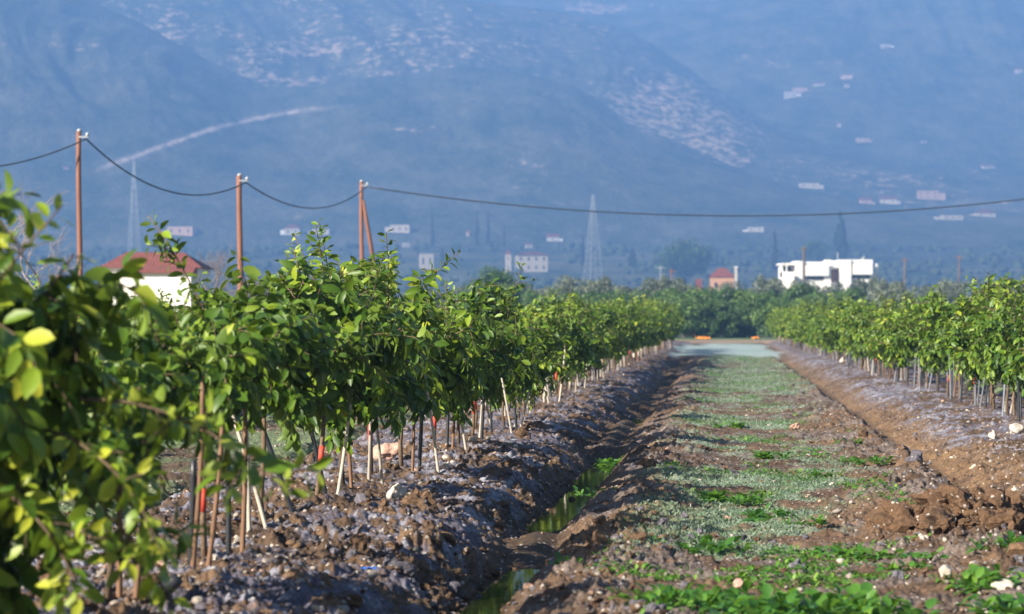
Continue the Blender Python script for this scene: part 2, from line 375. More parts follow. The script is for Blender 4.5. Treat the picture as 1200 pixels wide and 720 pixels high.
def terrmat():
    m, nt, out = nodes('hillside'); L = nt.links.new
    tc = N(nt, 'ShaderNodeTexCoord')
    def att(n): return N(nt, 'ShaderNodeAttribute', attribute_name=n)
    mp = N(nt, 'ShaderNodeMapping'); mp.inputs['Scale'].default_value = (1, .45, 1.6); L(tc.outputs['Object'], mp.inputs['Vector'])
    n1 = N(nt, 'ShaderNodeTexNoise', Scale=.13/1.6, Detail=4.0, Roughness=.75); L(mp.outputs[0], n1.inputs['Vector'])
    n2 = N(nt, 'ShaderNodeTexNoise', Scale=.03/1.6, Detail=5.0, Roughness=.65); L(mp.outputs[0], n2.inputs['Vector'])
    c1 = N(nt, 'ShaderNodeValToRGB'); e = c1.color_ramp.elements
    e[0].position = .43; e[0].color = (.011, .026, .017, 1); e[1].position = .59; e[1].color = (.12, .125, .095, 1)
    av = N(nt, 'ShaderNodeMix', data_type='FLOAT'); av.inputs[0].default_value = .5; L(n1.outputs['Fac'], av.inputs[2]); L(n2.outputs['Fac'], av.inputs[3])
    n3 = N(nt, 'ShaderNodeTexNoise', Scale=.2, Detail=3.0, Roughness=.8); L(mp.outputs[0], n3.inputs['Vector'])
    a2 = N(nt, 'ShaderNodeMix', data_type='FLOAT'); a2.inputs[0].default_value = .45; L(av.outputs[0], a2.inputs[2]); L(n3.outputs['Fac'], a2.inputs[3])
    L(a2.outputs[0], c1.inputs[0])
    c2 = N(nt, 'ShaderNodeValToRGB'); e = c2.color_ramp.elements
    e[0].position = .36; e[0].color = (.03, .055, .02, 1); e[1].position = .64; e[1].color = (.17, .15, .09, 1)
    L(n2.outputs['Fac'], c2.inputs[0])
    mx = N(nt, 'ShaderNodeMix', data_type='RGBA'); L(att('field').outputs['Fac'], mx.inputs[0]); L(c2.outputs[0], mx.inputs[6]); L(c1.outputs[0], mx.inputs[7])
    # pale limestone shows where the speckle noise beats the local rock share
    ad = N(nt, 'ShaderNodeMath', operation='MULTIPLY_ADD'); ad.inputs[1].default_value = .62
    L(att('rock').outputs['Fac'], ad.inputs[0]); L(n1.outputs['Fac'], ad.inputs[2])
    ms = N(nt, 'ShaderNodeMapRange', interpolation_type='SMOOTHSTEP'); ms.inputs['From Min'].default_value = .70; ms.inputs['From Max'].default_value = .84
    L(ad.outputs[0], ms.inputs['Value'])
    m2 = N(nt, 'ShaderNodeMix', data_type='RGBA'); m2.inputs[7].default_value = (.56, .40, .28, 1)
    L(ms.outputs[0], m2.inputs[0]); L(mx.outputs[2], m2.inputs[6])
    m3 = N(nt, 'ShaderNodeMix', data_type='RGBA'); m3.inputs[7].default_value = (.62, .48, .40, 1)
    L(att('road').outputs['Fac'], m3.inputs[0]); L(m2.outputs[2], m3.inputs[6])
    b = N(nt, 'ShaderNodeBsdfPrincipled', Roughness=.95); b.inputs['Specular IOR Level'].default_value = .1
    L(m3.outputs[2], b.inputs['Base Color'])
    bm = N(nt, 'ShaderNodeBump', Strength=.7, Distance=6.0); L(n1.outputs['Fac'], bm.inputs['Height']); L(bm.outputs[0], b.inputs['Normal'])
    L(b.outputs[0], out.inputs[0])
    return m
M['hill'] = terrmat()
az2 = np.concatenate([np.linspace(-.60, -.216, 70), np.linspace(-.215, .215, 620), np.linspace(.216, .60, 70)])
ys2 = np.concatenate([np.linspace(60, 900, 70), 900*np.exp(np.linspace(0.004, math.log(3200*KF/900), 540))])
hm = grid_mesh('hills', az2, ys2, lambda X, Y: T(X, Y, True), M['hill'], ['rock', 'road', 'field'])
tag(obj('hills', hm), 'hazy blue scrub covered hills with pale limestone patches behind the plain', 'hills', kind='structure')

def hit(px, py, y0=280., y1=2700.*1.6):
    a = (px-600)/F; e = (HOR-py)/F
    Y = np.linspace(y0, y1, 5000)
    z = T(a*Y, Y); over = z >= CAMZ+e*Y
    i = int(np.argmax(over)) if over.any() else len(Y)-1
    return float(Y[i])
def at(px, py, Y): return ((px-600)/F*Y, Y, CAMZ+(HOR-py)/F*Y)
def gz(x, y): return float(G(np.array([x]), np.array([y]))[0])
def tz(x, y): return float(T(np.array([x]), np.array([y]))[0])

# ------------------------------------------------------------------ leaves and trees
_lt = np.array([0, .18, .18, .18, .48, .48, .48, .8, .8, .8, 1.])
_lw = np.array([0, -.34, 0, .34, -.5, 0, .5, -.33, 0, .33, 0])
_lq = np.array([(1, 2, 5, 4), (2, 3, 6, 5), (4, 5, 8, 7), (5, 6, 9, 8)])
_l3 = np.array([(0, 2, 1), (0, 3, 2), (7, 8, 10), (8, 9, 10)])
def unit(v): return v/(np.linalg.norm(v, axis=-1, keepdims=True)+1e-9)
def leaves_np(P, D, Nn, Ls, tone, ratio=.5, rng=R, curl=.22, fold=.16):
    D = unit(D); S = unit(np.cross(D, Nn)); U = unit(np.cross(S, D)); n = len(P)
    cu = rng.normal(curl, .14, n); fo = rng.normal(fold, .08, n); tw = rng.normal(0, .25, n)
    w = ratio*rng.uniform(.8, 1.2, n)
    t = _lt[None]; lw = _lw[None]*w[:, None]
    along = t-.12*np.abs(cu)[:, None]*t**2
    side = lw*(1+0*t)
    up = -cu[:, None]*t**2+np.abs(_lw)[None]*fo[:, None]*w[:, None]*2+tw[:, None]*lw*t
    V = P[:, None]+Ls[:, None, None]*(D[:, None]*along[..., None]+S[:, None]*side[..., None]+U[:, None]*up[..., None])
    off = (np.arange(n)*11)[:, None, None]
    return V.reshape(-1, 3), (_lq[None]+off).reshape(-1, 4), (_l3[None]+off).reshape(-1, 3), np.repeat(tone, 11)

def curve_pts(p, d, L, n, droop, rng, wig=.12):
    P = [np.array(p, float)]; d = np.array(d, float)
    for i in range(n):
        d = d+rng.normal(0, wig, 3)/math.sqrt(n)*1.2; d[2] -= droop/n; d /= np.linalg.norm(d)
        P.append(P[-1]+d*L/n)
    return np.array(P)

def citrus(seed, nlimb=9, ntw=18, lean=(0, 0), width=.86, top=1.0, shoots=2, yellow=.0, low=.0, big=1.0, arch=None, lift=0., elmin=.55):
    rng = np.random.default_rng(seed)
    tr = MB(); P = []; D = []; Nn = []; Ls = []; To = []
    h0 = rng.uniform(.66, .80)+lift
    tp = np.array([[0, 0, -.06], [lean[0]*.3, lean[1]*.3, .22], [lean[0]*.7, lean[1]*.7, .5], [lean[0], lean[1], h0]])
    tp[1:3, :2] += rng.normal(0, .012, (2, 2))
    tr.tube(tp, [.021, .019, .017, .015], 8)
    def leafrun(pts, start, step, young, Lb):
        seg = np.linalg.norm(np.diff(pts, axis=0), axis=1); cum = np.concatenate([[0], np.cumsum(seg)])
        k = 0; s = start+rng.uniform(0, step)
        while s < cum[-1]:
            p = np.array([np.interp(s, cum, pts[:, j]) for j in range(3)])
            i = min(np.searchsorted(cum, s), len(seg))-1; d = unit(pts[i+1]-pts[i])
            a = k*2.4+rng.uniform(-.5, .5)
            e1 = unit(np.cross(d, [.3, .1, 1.])); e2 = np.cross(d, e1)
            rad = e1*math.cos(a)+e2*math.sin(a)
            dr = d*rng.uniform(.25, .7)+rad*rng.uniform(.5, 1.)+np.array([0, 0, -rng.uniform(.15, .95)])*(1 if not young else .25)
            P.append(p+unit(dr)*.012); D.append(dr)
            out = np.array([p[0]-lean[0], p[1]-lean[1], 0]); out = out/(np.linalg.norm(out)+.05)
            Nn.append(out*rng.uniform(.4, 1.4)+np.array([0, 0, rng.uniform(.2, .9)])+rng.normal(0, .3, 3))
            Ls.append(Lb*rng.uniform(.65, 1.25)*(.75 if s > cum[-1]-.05 else 1))
            t = rng.beta(2.2, 2.4)*.80+.035+(.16 if young else 0)+(yellow if rng.random() < .5 else 0)
            if rng.random() < .03: t = rng.uniform(.8, 1.)
            To.append(min(t, .88)); s += step*rng.uniform(.7, 1.3); k += 1
        # tip leaf
    for i in range(nlimb):
        a = i*2.39996+rng.uniform(-.35, .35); el = rng.uniform(elmin, 1.35)
        if i == 0: el = 1.45
        st = tp[3]+np.array([0, 0, -rng.uniform(0, .16)])
        L = rng.uniform(.62, .92)*(.72+.36*math.sin(el))*(top if el > 1. else width)
        d = np.array([math.cos(a)*math.cos(el)*width, math.sin(a)*math.cos(el)*width, math.sin(el)])
        lp = curve_pts(st, d, L, 7, .5+(low if el < .9 else 0), rng)
        tr.tube(lp, np.linspace(.011, .004, len(lp)), 5)
        for j in range(ntw):
            f = rng.uniform(.12, 1.); q = f*7; k = min(int(q), 6); p = lp[k]+(lp[k+1]-lp[k])*(q-k)
            d0 = unit(lp[k+1]-lp[k]); o = rng.normal(0, 1, 3); o = unit(o-d0*np.dot(o, d0))
            hang = rng.random() < .35+low*.3-(.25 if lift > 0 else 0)
            d1 = d0*rng.uniform(.3, .8)+o*rng.uniform(.5, 1.)+np.array([0, 0, -.5 if hang else .1])
            tl = rng.uniform(.16, .38)*(1.25 if hang else 1)
            tp_ = curve_pts(p, d1, tl, 4, (1.3 if hang else .45), rng)
            tr.tube(tp_, np.linspace(.0042, .0018, 5), 4, False)
            leafrun(tp_, .03, .0235, False, .124*big)
        leafrun(lp, L*.3, .025, False, .124*big)
    for i in range(shoots):
        a = rng.uniform(0, 6.28); r = rng.uniform(.05, .35)
        p = np.array([lean[0]+math.cos(a)*r, lean[1]+math.sin(a)*r, h0+.55*top*rng.uniform(.75, 1.)])
        sp = curve_pts(p, [rng.normal(0, .22), rng.normal(0, .22), 1], rng.uniform(.4, .72)*top, 6, .15, rng)
        tr.tube(sp, np.linspace(.006, .003, 7), 5); leafrun(sp, .05, .021, True, .085*big)
        for k in range(4):
            q = curve_pts(sp[1+k], [rng.normal(0, 1), rng.normal(0, 1), .5], rng.uniform(.12, .25), 4, .3, rng)
            tr.tube(q, np.linspace(.004, .002, 5), 4, False); leafrun(q, .02, .024, True, .08*big)
    for (p, d, L, dr) in (arch or []):
        sp = curve_pts(p, d, L, 9, dr, rng, .05)
        tr.tube(sp, np.linspace(.007, .003, 10), 5); leafrun(sp, .08, .017, True, .092*big)
        for k in range(7):
            q = curve_pts(sp[2+k], np.array(d)*.4+rng.normal(0, .7, 3), rng.uniform(.1, .22), 4, .4, rng)
            tr.tube(q, np.linspace(.004, .002, 5), 4, False); leafrun(q, .02, .024, True, .085*big)
    V, q, t, to = leaves_np(np.array(P), np.array(D), np.array(Nn), np.array(Ls), np.array(To), rng=rng, ratio=.46)
    cm = mesh_np('crown', V, [q, t], [M['leaf']], True, {'tone': to})
    tm = tr.mesh('trunk', M['bark'], True)
    tp2 = np.array([[*(tp[1]+(tp[2]-tp[1])*f)] for f in (.25, .5, .75)])
    tape = MB().tube(tp2, [.0205, .0215, .020], 10).mesh('graft_tape', M['tape'], True)
    return cm, tm, tape
# arching shoots seen on particular trees: (start, direction, length, droop)
V_ = [
 dict(seed=101, width=1.2, low=1.5, elmin=-.1, lift=-.12, big=1.1, yellow=.24, nlimb=13, ntw=24, shoots=1, top=1.0, arch=[((.02, -.1, 1.1), (.02, 0, 1), .62, .2), ((.45, -.1, .95), (.9, -.1, .1), .85, 1.0), ((.35, -.2, .85), (.7, -.4, 0), .7, 1.5), ((.3, .1, .75), (.8, .1, -.1), .62, 1.4), ((.2, -.3, .65), (.6, -.5, -.1), .55, 1.2), ((.4, 0, .6), (.7, -.2, -.1), .5, 1.3)]),
 dict(seed=102, width=1.0, low=.3, lift=.12, elmin=.6, big=1.02, nlimb=11, ntw=21, shoots=0, top=.86, yellow=.2, arch=[((.3, -.2, 1.0), (.95, -.1, .2), .55, 1.7)]),
 dict(seed=103, width=.95, low=.0, lift=.2, elmin=.75, shoots=0, nlimb=10, top=.70, arch=[((.06, 0, 1.36), (-.42, 0, 1), .84, .75)]),
 dict(seed=104, shoots=2, lean=(.08, 0), lift=.08),
 dict(seed=105, shoots=4, top=1.1, lean=(-.05, 0), nlimb=10, width=.88),
 dict(seed=106, shoots=3, top=1.1, lean=(.04, 0), nlimb=10, width=.86),
 dict(seed=107, shoots=1, lean=(-.06, .05)), dict(seed=108, shoots=0, yellow=.07, width=1.0, nlimb=10, lift=.18, elmin=.7),
 dict(seed=109, shoots=2, width=1.05), dict(seed=110, shoots=2, yellow=.12, top=1.05),
 dict(seed=111, shoots=1, lean=(.05, .04)), dict(seed=112, shoots=1, width=1.1, ntw=21)]
PROTO = []
for kw in V_: PROTO.append(citrus(**kw))

def plant(v, x, y, rz, sc, label, group, tape):
    z = gz(x, y)
    t = tag(empty('citrus_tree', (x, y, z-.01), rz, sc), label, 'tree', group)
    tr = obj('trunk', PROTO[v][1], t); obj('crown', PROTO[v][0], t)
    if tape: obj('graft_tape', PROTO[v][2], tr)
    return t
def rod_mesh(name, h, r0, r1, mat, nodes_=True, bend=.01):
    n = 9; zs = np.linspace(-.12, h, n); rr = np.linspace(r0, r1, n)
    if nodes_: rr = rr*(1+.12*(np.arange(n) % 2))
    P = np.stack([bend*np.sin(zs*3), np.zeros(n), zs], 1)
    return MB().tube(P, rr, 8).mesh(name, mat, True)
STK = {'bamboo': [rod_mesh('support_stake', h, .013, .011, M['bamboo']) for h in (.95, 1.05)],
       'brown': [rod_mesh('support_stake', h, .014, .012, M['brownstake'], bend=.015) for h in (.9, 1.0)],
       'grey': [rod_mesh('support_stake', h, .014, .012, M['greystake'], bend=.008) for h in (.9, 1.0)]}
PIPE = [rod_mesh('riser_pipe', h, .017, .017, M['pipe'], False, .012) for h in (.62, .75)]
def rod(kind, x, y, lx, ly, label, group, sc=1.0):
    nm, cat = ('riser_pipe', 'pipe') if kind == 'pipe' else ('support_stake', 'stake')
    o = obj(nm, random.choice(PIPE if kind == 'pipe' else STK[kind]))
    o.location = (x, y, gz(x, y)-.01); o.rotation_euler = (ly, lx, random.uniform(0, .5)); o.scale = (sc, sc, 1)
    return tag(o, label, cat, group)

def sleft(Y): return float(np.interp(Y, [8, 14, 22, 26, 50, 120], [-2.92, -2.82, -2.97, -2.72, -2.80, -2.52]))
def sright(Y): return float(np.interp(Y, [20, 34, 60, 90, 145], [4.1, 3.98, 3.72, 3.6, 3.3]))
FARL = 'young citrus tree in the long stretch of staked row bordering the muddy water ditch'
near_left = [ # distance, variant, rz, scale, label
 (9.7, 0, 0.0, 1.06, 'large blurred citrus tree closest to the camera, cropped by the picture edge'),
 (11.9, 1, 0.0, .82, 'out of focus citrus tree with low hanging sprays, just behind the most blurred one'),
 (14.0, 2, 0.0, .90, 'citrus tree with one long shoot arching up in front of the red roofed house'),
 (16.0, 7, 2.2, .93, 'shorter citrus tree in the dip of the hedge below the second utility pole'),
 (18.3, 3, 0.4, 1.0, 'citrus tree whose trunk has a dark slanting pipe crossing beside it'),
 (19.9, 4, 2.0, 1.05, 'tall citrus tree with upright shoots, highest crown of the staked row by the ditch'),
 (21.7, 5, 4.0, 1.02, 'bushy citrus tree whose stakes stand beside the pinkish boulder'),
 (23.2, 9, 1.0, 1.04, 'citrus tree with yellowish young leaves in front of the strutted pole'),
 (24.9, 6, 5.1, .94, 'citrus tree with a bright red taped trunk next to black wrapped pipe'),
 (26.6, 11, 3.0, .90, 'citrus tree where the near crowns step down to the lower even stretch')]
GL = 'young citrus trees along the water ditch'
for i, (y, v, rz, sc, lab) in enumerate(near_left):
    x = sleft(y)+SL*y
    plant(v, x, y, rz, sc, lab, GL, i in (2, 4, 6, 8))
y = 28.3; k = 0
while y < 122:
    x = sleft(y)+SL*y+random.gauss(0, .08)
    plant(3+(k*5+random.randrange(3)) % 9, x, y, random.uniform(0, 6.28), random.uniform(.78, 1.0)*(1+.24*(y-28)/95), FARL, GL, random.random() < .5)
    y += 1.72+random.gauss(0, .12); k += 1
GR = 'young citrus trees along the ochre bank'
FARR = 'young citrus tree in the row standing above the ochre bank of the dry ditch'
y = 25.; k = 0
while y < 150:
    x = sright(y)+SL*y+random.gauss(0, .08)
    lab = FARR
    v = 3+(k*4+random.randrange(3)) % 9; sc = random.uniform(.88, 1.0)*(1+.08*(y-28)/100)
    if 37.2 < y < 38.9: v, sc, lab = 5, 1.10, 'tallest bushy citrus tree of the row above the ochre bank, its crown poking up'
    plant(v, x, y, random.uniform(0, 6.28), sc, lab, GR, random.random() < .4)
    y += 1.72+random.gauss(0, .12); k += 1
y = 24.; k = 0
while y < 84:
    x = -8.75+SL*y+random.gauss(0, .08)
    plant(3+(k*4) % 9, x, y, random.uniform(0, 6.28), random.uniform(.85, 1.0), 'young citrus tree of the next row, half hidden behind the row along the water ditch', 'citrus trees of the row behind', False)
    y += 1.75+random.gauss(0, .1); k += 1

# stakes and riser pipes of the near trees, at the places the photo shows their feet
def foot(px, py, zg=.17):
    Y = F*(CAMZ-zg)/(py-HOR); return (px-600)/F*Y, Y
spec = [
 (223, 668, 'pipe', -.02, 'black riser pipe standing beside the nearest sharp brown stake'),
 (226, 672, 'brown', .05, 'brown stake with a faded red top beside the nearest black riser pipe'),
 (243, 668, 'brown', .09, 'reddish brown stake with a pale upper end, second stake from the blurred foliage'),
 (268, 648, 'pipe', -.04, 'black riser pipe standing upright next to its own curled hose stub'),
 (284, 645, 'brown', .02, 'thin brown stake just past the black pipe with the curled hose stub'),
 (292, 628, 'bamboo', -.04, 'grey weathered stake behind the thin brown stake'),
 (314, 622, 'bamboo', -.30, 'pale bamboo stake leaning away from the blurred hanging leaves'),
 (342, 605, 'pipe', -.36, 'black pipe slanting steeply out of the dark crown to the soil'),
 (383, 585, 'pipe', -.26, 'black pipe leaning beside the pale slender stake, two trees before the boulder'),
 (395, 585, 'bamboo', .12, 'pale slender stake rising into the crown just past the leaning black pipe'),
 (412, 571, 'brown', -.10, 'brown stake with red paint leaning beside the pale slender stake'),
 (432, 564, 'bamboo', .0, 'thick straight grey stake just before the pinkish boulder'),
 (448, 565, 'bamboo', -.12, 'whitish stake leaning right beside the pinkish boulder'),
 (483, 552, 'brown', .0, 'dark stake with red lower half just past the pinkish boulder'),
 (491, 549, 'pipe', .02, 'black riser pipe wrapped at its foot beside the red stake'),
 (514, 552, 'bamboo', -.16, 'whitish slim stake leaning clear of the wrapped black pipe'),
 (524, 527, 'pipe', .0, 'black pipe where the near crowns step down'),
 (530, 529, 'brown', .02, 'plain brown stake upright beside the last clear black pipe'),
 (547, 529, 'bamboo', -.2, 'brown and white stake leaning strongly past the last clear black pipe'),
 (158, 712, 'brown', .05, 'brown stake rising under the blurred foliage'),
 (140, 705, 'brown', -.02, 'thin stake half hidden under the blurred foliage'),
]
for px, py, kd, lx, lab in spec:
    x, yy = foot(px, py); rod(kd, x, yy, lx, random.gauss(0, .05), lab, None)
SG, PG = 'support stakes along the water ditch row', 'riser pipes along the water ditch row'
y = 28.4
while y < 121:
    x = sleft(y)+SL*y
    for kk in range(1 if y > 80 else 2):
        kd = random.choice(['bamboo', 'bamboo', 'brown'])
        rod(kd, x+random.gauss(.04, .13), y+random.uniform(-.5, .5), random.gauss(-.05, .12), random.gauss(0, .06),
            'thin support stake among the many under the long stretch beside the muddy water ditch', SG)
    if y < 85 and random.random() < .8:
        rod('pipe', x+random.gauss(0, .1), y+random.uniform(-.5, .5), random.gauss(0, .06), random.gauss(0, .05),
            'thin black pipe among the many under the long stretch beside the muddy water ditch', PG)
    y += 1.72
y = 25.
while y < 149:
    x = sright(y)+SL*y
    for kk in range(1 if y > 75 else 2):
        kd = random.choice(['grey', 'grey', 'grey', 'bamboo', 'brown'])
        rod(kd, x+random.gauss(0, .12), y+random.uniform(-.6, .6), random.gauss(.0, .09), random.gauss(0, .06),
            'thin support stake among the many under the row above the ochre bank', 'support stakes along the ochre bank row')
    if y < 75:
        rod('pipe', x+random.gauss(0, .1), y+random.uniform(-.5, .5), random.gauss(0, .08), random.gauss(0, .05),
            'thin black pipe among the many under the row above the ochre bank', 'riser pipes along the ochre bank row')
    y += 1.85
# curled stubs of drip hose on the soil
for px, py, L, r, lab in [(168, 704, .24, .035, 'thick black hose stub sticking out of the soil under the blurred foliage'),
                          (276, 648, .16, .02, 'short curled hose stub next to the upright black pipe'),
                          (346, 604, .18, .02, 'short curled hose stub at the foot of the slanting black pipe')]:
    x, yy = foot(px, py); z = gz(x, yy)
    th = np.linspace(0, 1.05, 8)
    P = np.stack([L*np.sin(th)*.9, L*.2*th, -.03+L*(1-np.cos(th))*.75+.02], 1)
    P[:, 0] += 0
    o = MB().tube(P, r, 12).build('hose_stub', M['pipe'], None, True)
    o.location = (x-.03, yy, z); tag(o, lab, 'hose')

# ------------------------------------------------------------------ soil clods, pebbles, stones
def ico(sub):
    t = (1+5**.5)/2
    V = [(-1,t,0),(1,t,0),(-1,-t,0),(1,-t,0),(0,-1,t),(0,1,t),(0,-1,-t),(0,1,-t),(t,0,-1),(t,0,1),(-t,0,-1),(-t,0,1)]
    Fc = [(0,11,5),(0,5,1),(0,1,7),(0,7,10),(0,10,11),(1,5,9),(5,11,4),(11,10,2),(10,7,6),(7,1,8),(3,9,4),(3,4,2),(3,2,6),(3,6,8),(3,8,9),(4,9,5),(2,4,11),(6,2,10),(8,6,7),(9,8,1)]
    V = [np.array(v)/np.linalg.norm(v) for v in V]
    for _ in range(sub):
        c = {}; nf = []
        def mid(a, b):
            k = (min(a, b), max(a, b))
            if k not in c: m = V[a]+V[b]; V.append(m/np.linalg.norm(m)); c[k] = len(V)-1
            return c[k]
        for a, b, d in Fc:
            x, y_, z = mid(a, b), mid(b, d), mid(d, a); nf += [(a, x, z), (b, y_, x), (d, z, y_), (x, y_, z)]
        Fc = nf
    return np.array(V), np.array(Fc)
def lumps(X, Y, rad, sub, rng, sink=.35, flatz=.75, jag=.28, zf=G):
    B, Fc = ico(sub); n = len(X); Z = zf(X, Y)
    rot = rng.normal(size=(n, 4)); rot /= np.linalg.norm(rot, axis=1)[:, None]
    w, x, y, z = rot.T
    Rm = np.stack([1-2*(y*y+z*z), 2*(x*y-z*w), 2*(x*z+y*w), 2*(x*y+z*w), 1-2*(x*x+z*z), 2*(y*z-x*w), 2*(x*z-y*w), 2*(y*z+x*w), 1-2*(x*x+y*y)], -1).reshape(n, 3, 3)
    off = rng.uniform(0, 200, (n, 1))
    d = 1+jag*2*(vnoise(B[None, :, 0]*1.6+off, B[None, :, 1]*1.6+B[None, :, 2]*1.3+off*.7)-.5)*1.6+jag*.6*(vnoise(B[None, :, 0]*4+off, B[None, :, 2]*4+B[None, :, 1]*3-off)-.5)
    sx = rng.uniform(.7, 1.35, (n, 1, 3))
    V = (B[None]*d[..., None]*sx)*rad[:, None, None]
    V = np.einsum('nij,nkj->nki', Rm, V); V[..., 2] *= flatz
    V[..., 0] += X[:, None]; V[..., 1] += Y[:, None]; V[..., 2] += (Z+rad*flatz*(1-2*sink))[:, None]
    Fx = (Fc[None]+(np.arange(n)*len(B))[:, None, None]).reshape(-1, 3)
    return V.reshape(-1, 3), Fx, len(B)
def scatter(n, ylo, yhi, weight, rng, power=1.0):
    """rejection sample the strip; weight(s, X, Y) in 0..1, more samples near the camera"""
    out = [np.zeros(0), np.zeros(0)]
    while len(out[0]) < n:
        u = rng.random(n*2)
        Y = 1/(1/ylo-(1/ylo-1/yhi)*u) if power == 1 else ylo+(yhi-ylo)*u
        a = rng.uniform(-.225, .225, n*2); X = a*Y
        s = X-SL*Y+wob(Y)
        k = rng.random(n*2) < weight(s, X, Y)
        out = [np.concatenate([out[0], X[k]]), np.concatenate([out[1], Y[k]])]
    return out[0][:n], out[1][:n]
def cw(s, X, Y):
    w = np.interp(s, [-5,-3.2,-2.3,-1.8,-1.5,-1.3,-1.05,-.8,-.4,0,.8,1.3,1.9,2.1,2.4,3,4.5], [.3,.35,.5,1,.9,.05,.15,.9,.55,.12,.06,.35,.8,.1,.2,.12,.15])
    return w*sstep(-.12, .12, fbm(X*.9+31, Y*.9+12, 3))
rng = np.random.default_rng(21)
Vs, Fs, Cs, n0 = [], [], [], 0
for n, ylo, yhi, sub, rm in ((1300, 11.5, 26, 2, .014), (7000, 11.5, 45, 1, .0085), (500, 24, 75, 1, .026)):
    X, Y = scatter(n, ylo, yhi, cw, rng)
    rad = np.clip(rm*rng.lognormal(0, .55, n), .005, .085)
    V, f, nb = lumps(X, Y, rad, sub, rng, jag=.52, sink=.42)
    c = np.array([.118, .070, .040])[None]*rng.uniform(.6, 1.35, (n, 1))*np.array([1, 1, 1])
    g = rng.random(n) < .28; c[g] = np.array([.125, .115, .135])*rng.uniform(.8, 1.2, (g.sum(), 1))
    Vs.append(V); Fs.append(f+n0); Cs.append(np.repeat(c, nb, 0)); n0 += len(V)
o = obj('soil_clods', mesh_np('soil_clods', np.concatenate(Vs), [np.concatenate(Fs)], [M['soil']], False, {'soil': np.concatenate(Cs)}))
tag(o, 'loose brown clods of turned earth scattered along the ditch banks', 'soil clods', kind='stuff')
def pw(s, X, Y):
    return np.interp(s, [-4,-2.4,-1.7,-1.3,-.8,0,1,1.8,2.3,2.6,3.2,4.5], [.3,.4,.3,.0,.2,.16,.25,.3,.3,.7,.9,.5])
X, Y = scatter(3800, 11.5, 85, pw, rng)
rad = np.clip(.009*rng.lognormal(0, .5, len(X)), .004, .035)
V, f, nb = lumps(X, Y, rad, 1, rng, sink=.25, jag=.2)
c = np.array([.40, .35, .30])[None]*rng.uniform(.5, 1.3, (len(X), 1)); tnt = rng.random(len(X)) < .2; c[tnt] *= np.array([1, .72, .6])
o = obj('pebbles', mesh_np('pebbles', V, [f], [M['soil']], True, {'soil': np.repeat(c, nb, 0)}))
tag(o, 'small pale pebbles and stone chips strewn over the soil', 'pebbles', kind='stuff')
# single stones: (column, row, radius in px, material, label)
for px, py, rp, mt, lab in [
 (463, 583, 10, 'rock', 'pale rounded stone lying in front of the pinkish boulder on the crusted bed'),
 (456, 543, 14, 'pinkrock', 'pinkish boulder at the foot of the stakes'),
 (499, 575, 7, 'rock', 'flat whitish stone lying behind the pale rounded stone'),
 (523, 550, 6, 'rock', 'small white stone past the leaning whitish stake'),
 (252, 664, 6, 'rock', 'small white stone at the foot of the reddish brown stake'),
 (190, 676, 6, 'pinkrock', 'small tan stone beside the thick black hose stub'),
 (749, 421, 5, 'rock', 'round white stone near the far end of the bed along the water ditch'),
 (932, 506, 6, 'pinkrock', 'tan stone on the grassy strip beside the narrow dry ditch'),
 (1175, 674, 11, 'rock', 'large pale stone next to broad green weeds at the picture corner'),
 (1108, 689, 9, 'rock', 'pale stone sitting among weeds beside a brown clod heap'),
 (1113, 624, 8, 'rock', 'angular pale stone beside the brown heap of wet earth'),
 (1082, 645, 5, 'rock', 'small white stone below the brown heap of wet earth'),
 (868, 690, 7, 'pinkrock', 'reddish stone at the edge of the green weed carpet'),
 (1164, 510, 6, 'rock', 'grey white stone on the stony slope under the staked row'),
 (1192, 509, 8, 'rock', 'biggest pale stone on the stony slope under the staked row'),
 (427, 662, 4, 'rock', 'tiny white stone close to the scrap of blue plastic'),
 (988, 426, 4, 'rock', 'white stone at the foot of the far stakes above the ochre bank')]:
    zg = .02 if 800 < px < 1120 and py > 500 else .15
    x, yy = foot(px, py, zg); r = rp*yy/F
    V, f, nb = lumps(np.array([0.]), np.array([0.]), np.array([r]), 3, rng, sink=.22, flatz=.85, jag=.3, zf=lambda a, b: np.zeros(1))
    o = obj('stone', mesh_np('stone', V, [f], [M[mt]], True)); o.location = (x, yy, gz(x, yy)+r*.35)
    tag(o, lab, 'stone')
# a heap of wet brown earth and a scrap of plastic
x, yy = foot(1130, 618, .03)
V, f, nb = lumps(rng.normal(0, .26, 210), rng.normal(0, .42, 210), np.clip(.035*rng.lognormal(0, .5, 210), .012, .10), 2, rng, sink=.4, jag=.6, zf=lambda a, b: .14*np.exp(-((a/.3)**2+(b/.45)**2)))
o = obj('earth_heap', mesh_np('earth_heap', V, [f], [M['soil']], False, {'soil': np.tile(np.array([[.112, .064, .035]]), (len(V), 1))}))
o.location = (x, yy, gz(x, yy)-.01); tag(o, 'brown heap of wet earth thrown up beside the narrow dry ditch', 'heap')
x, yy = foot(432, 650)
u, v = np.meshgrid(np.linspace(-1, 1, 9), np.linspace(-1, 1, 7)); zz = .018*vnoise(u*2.3+4, v*2.3+9)+.012
Vt = np.stack([u*.045, v*.03, zz], -1).reshape(-1, 3); Vb = Vt-np.array([0, 0, .002])
i = (np.arange(6)[:, None]*9+np.arange(8)[None]).ravel()
qt = np.stack([i, i+1, i+10, i+9], 1)
o = obj('plastic_scrap', mesh_np('plastic_scrap', np.concatenate([Vt, Vb]), [qt, qt[:, ::-1]+63], [M['blueplastic']], True))
o.location = (x, yy, gz(x, yy)+.015); tag(o, 'crumpled scrap of blue plastic on the crusted soil', 'litter')

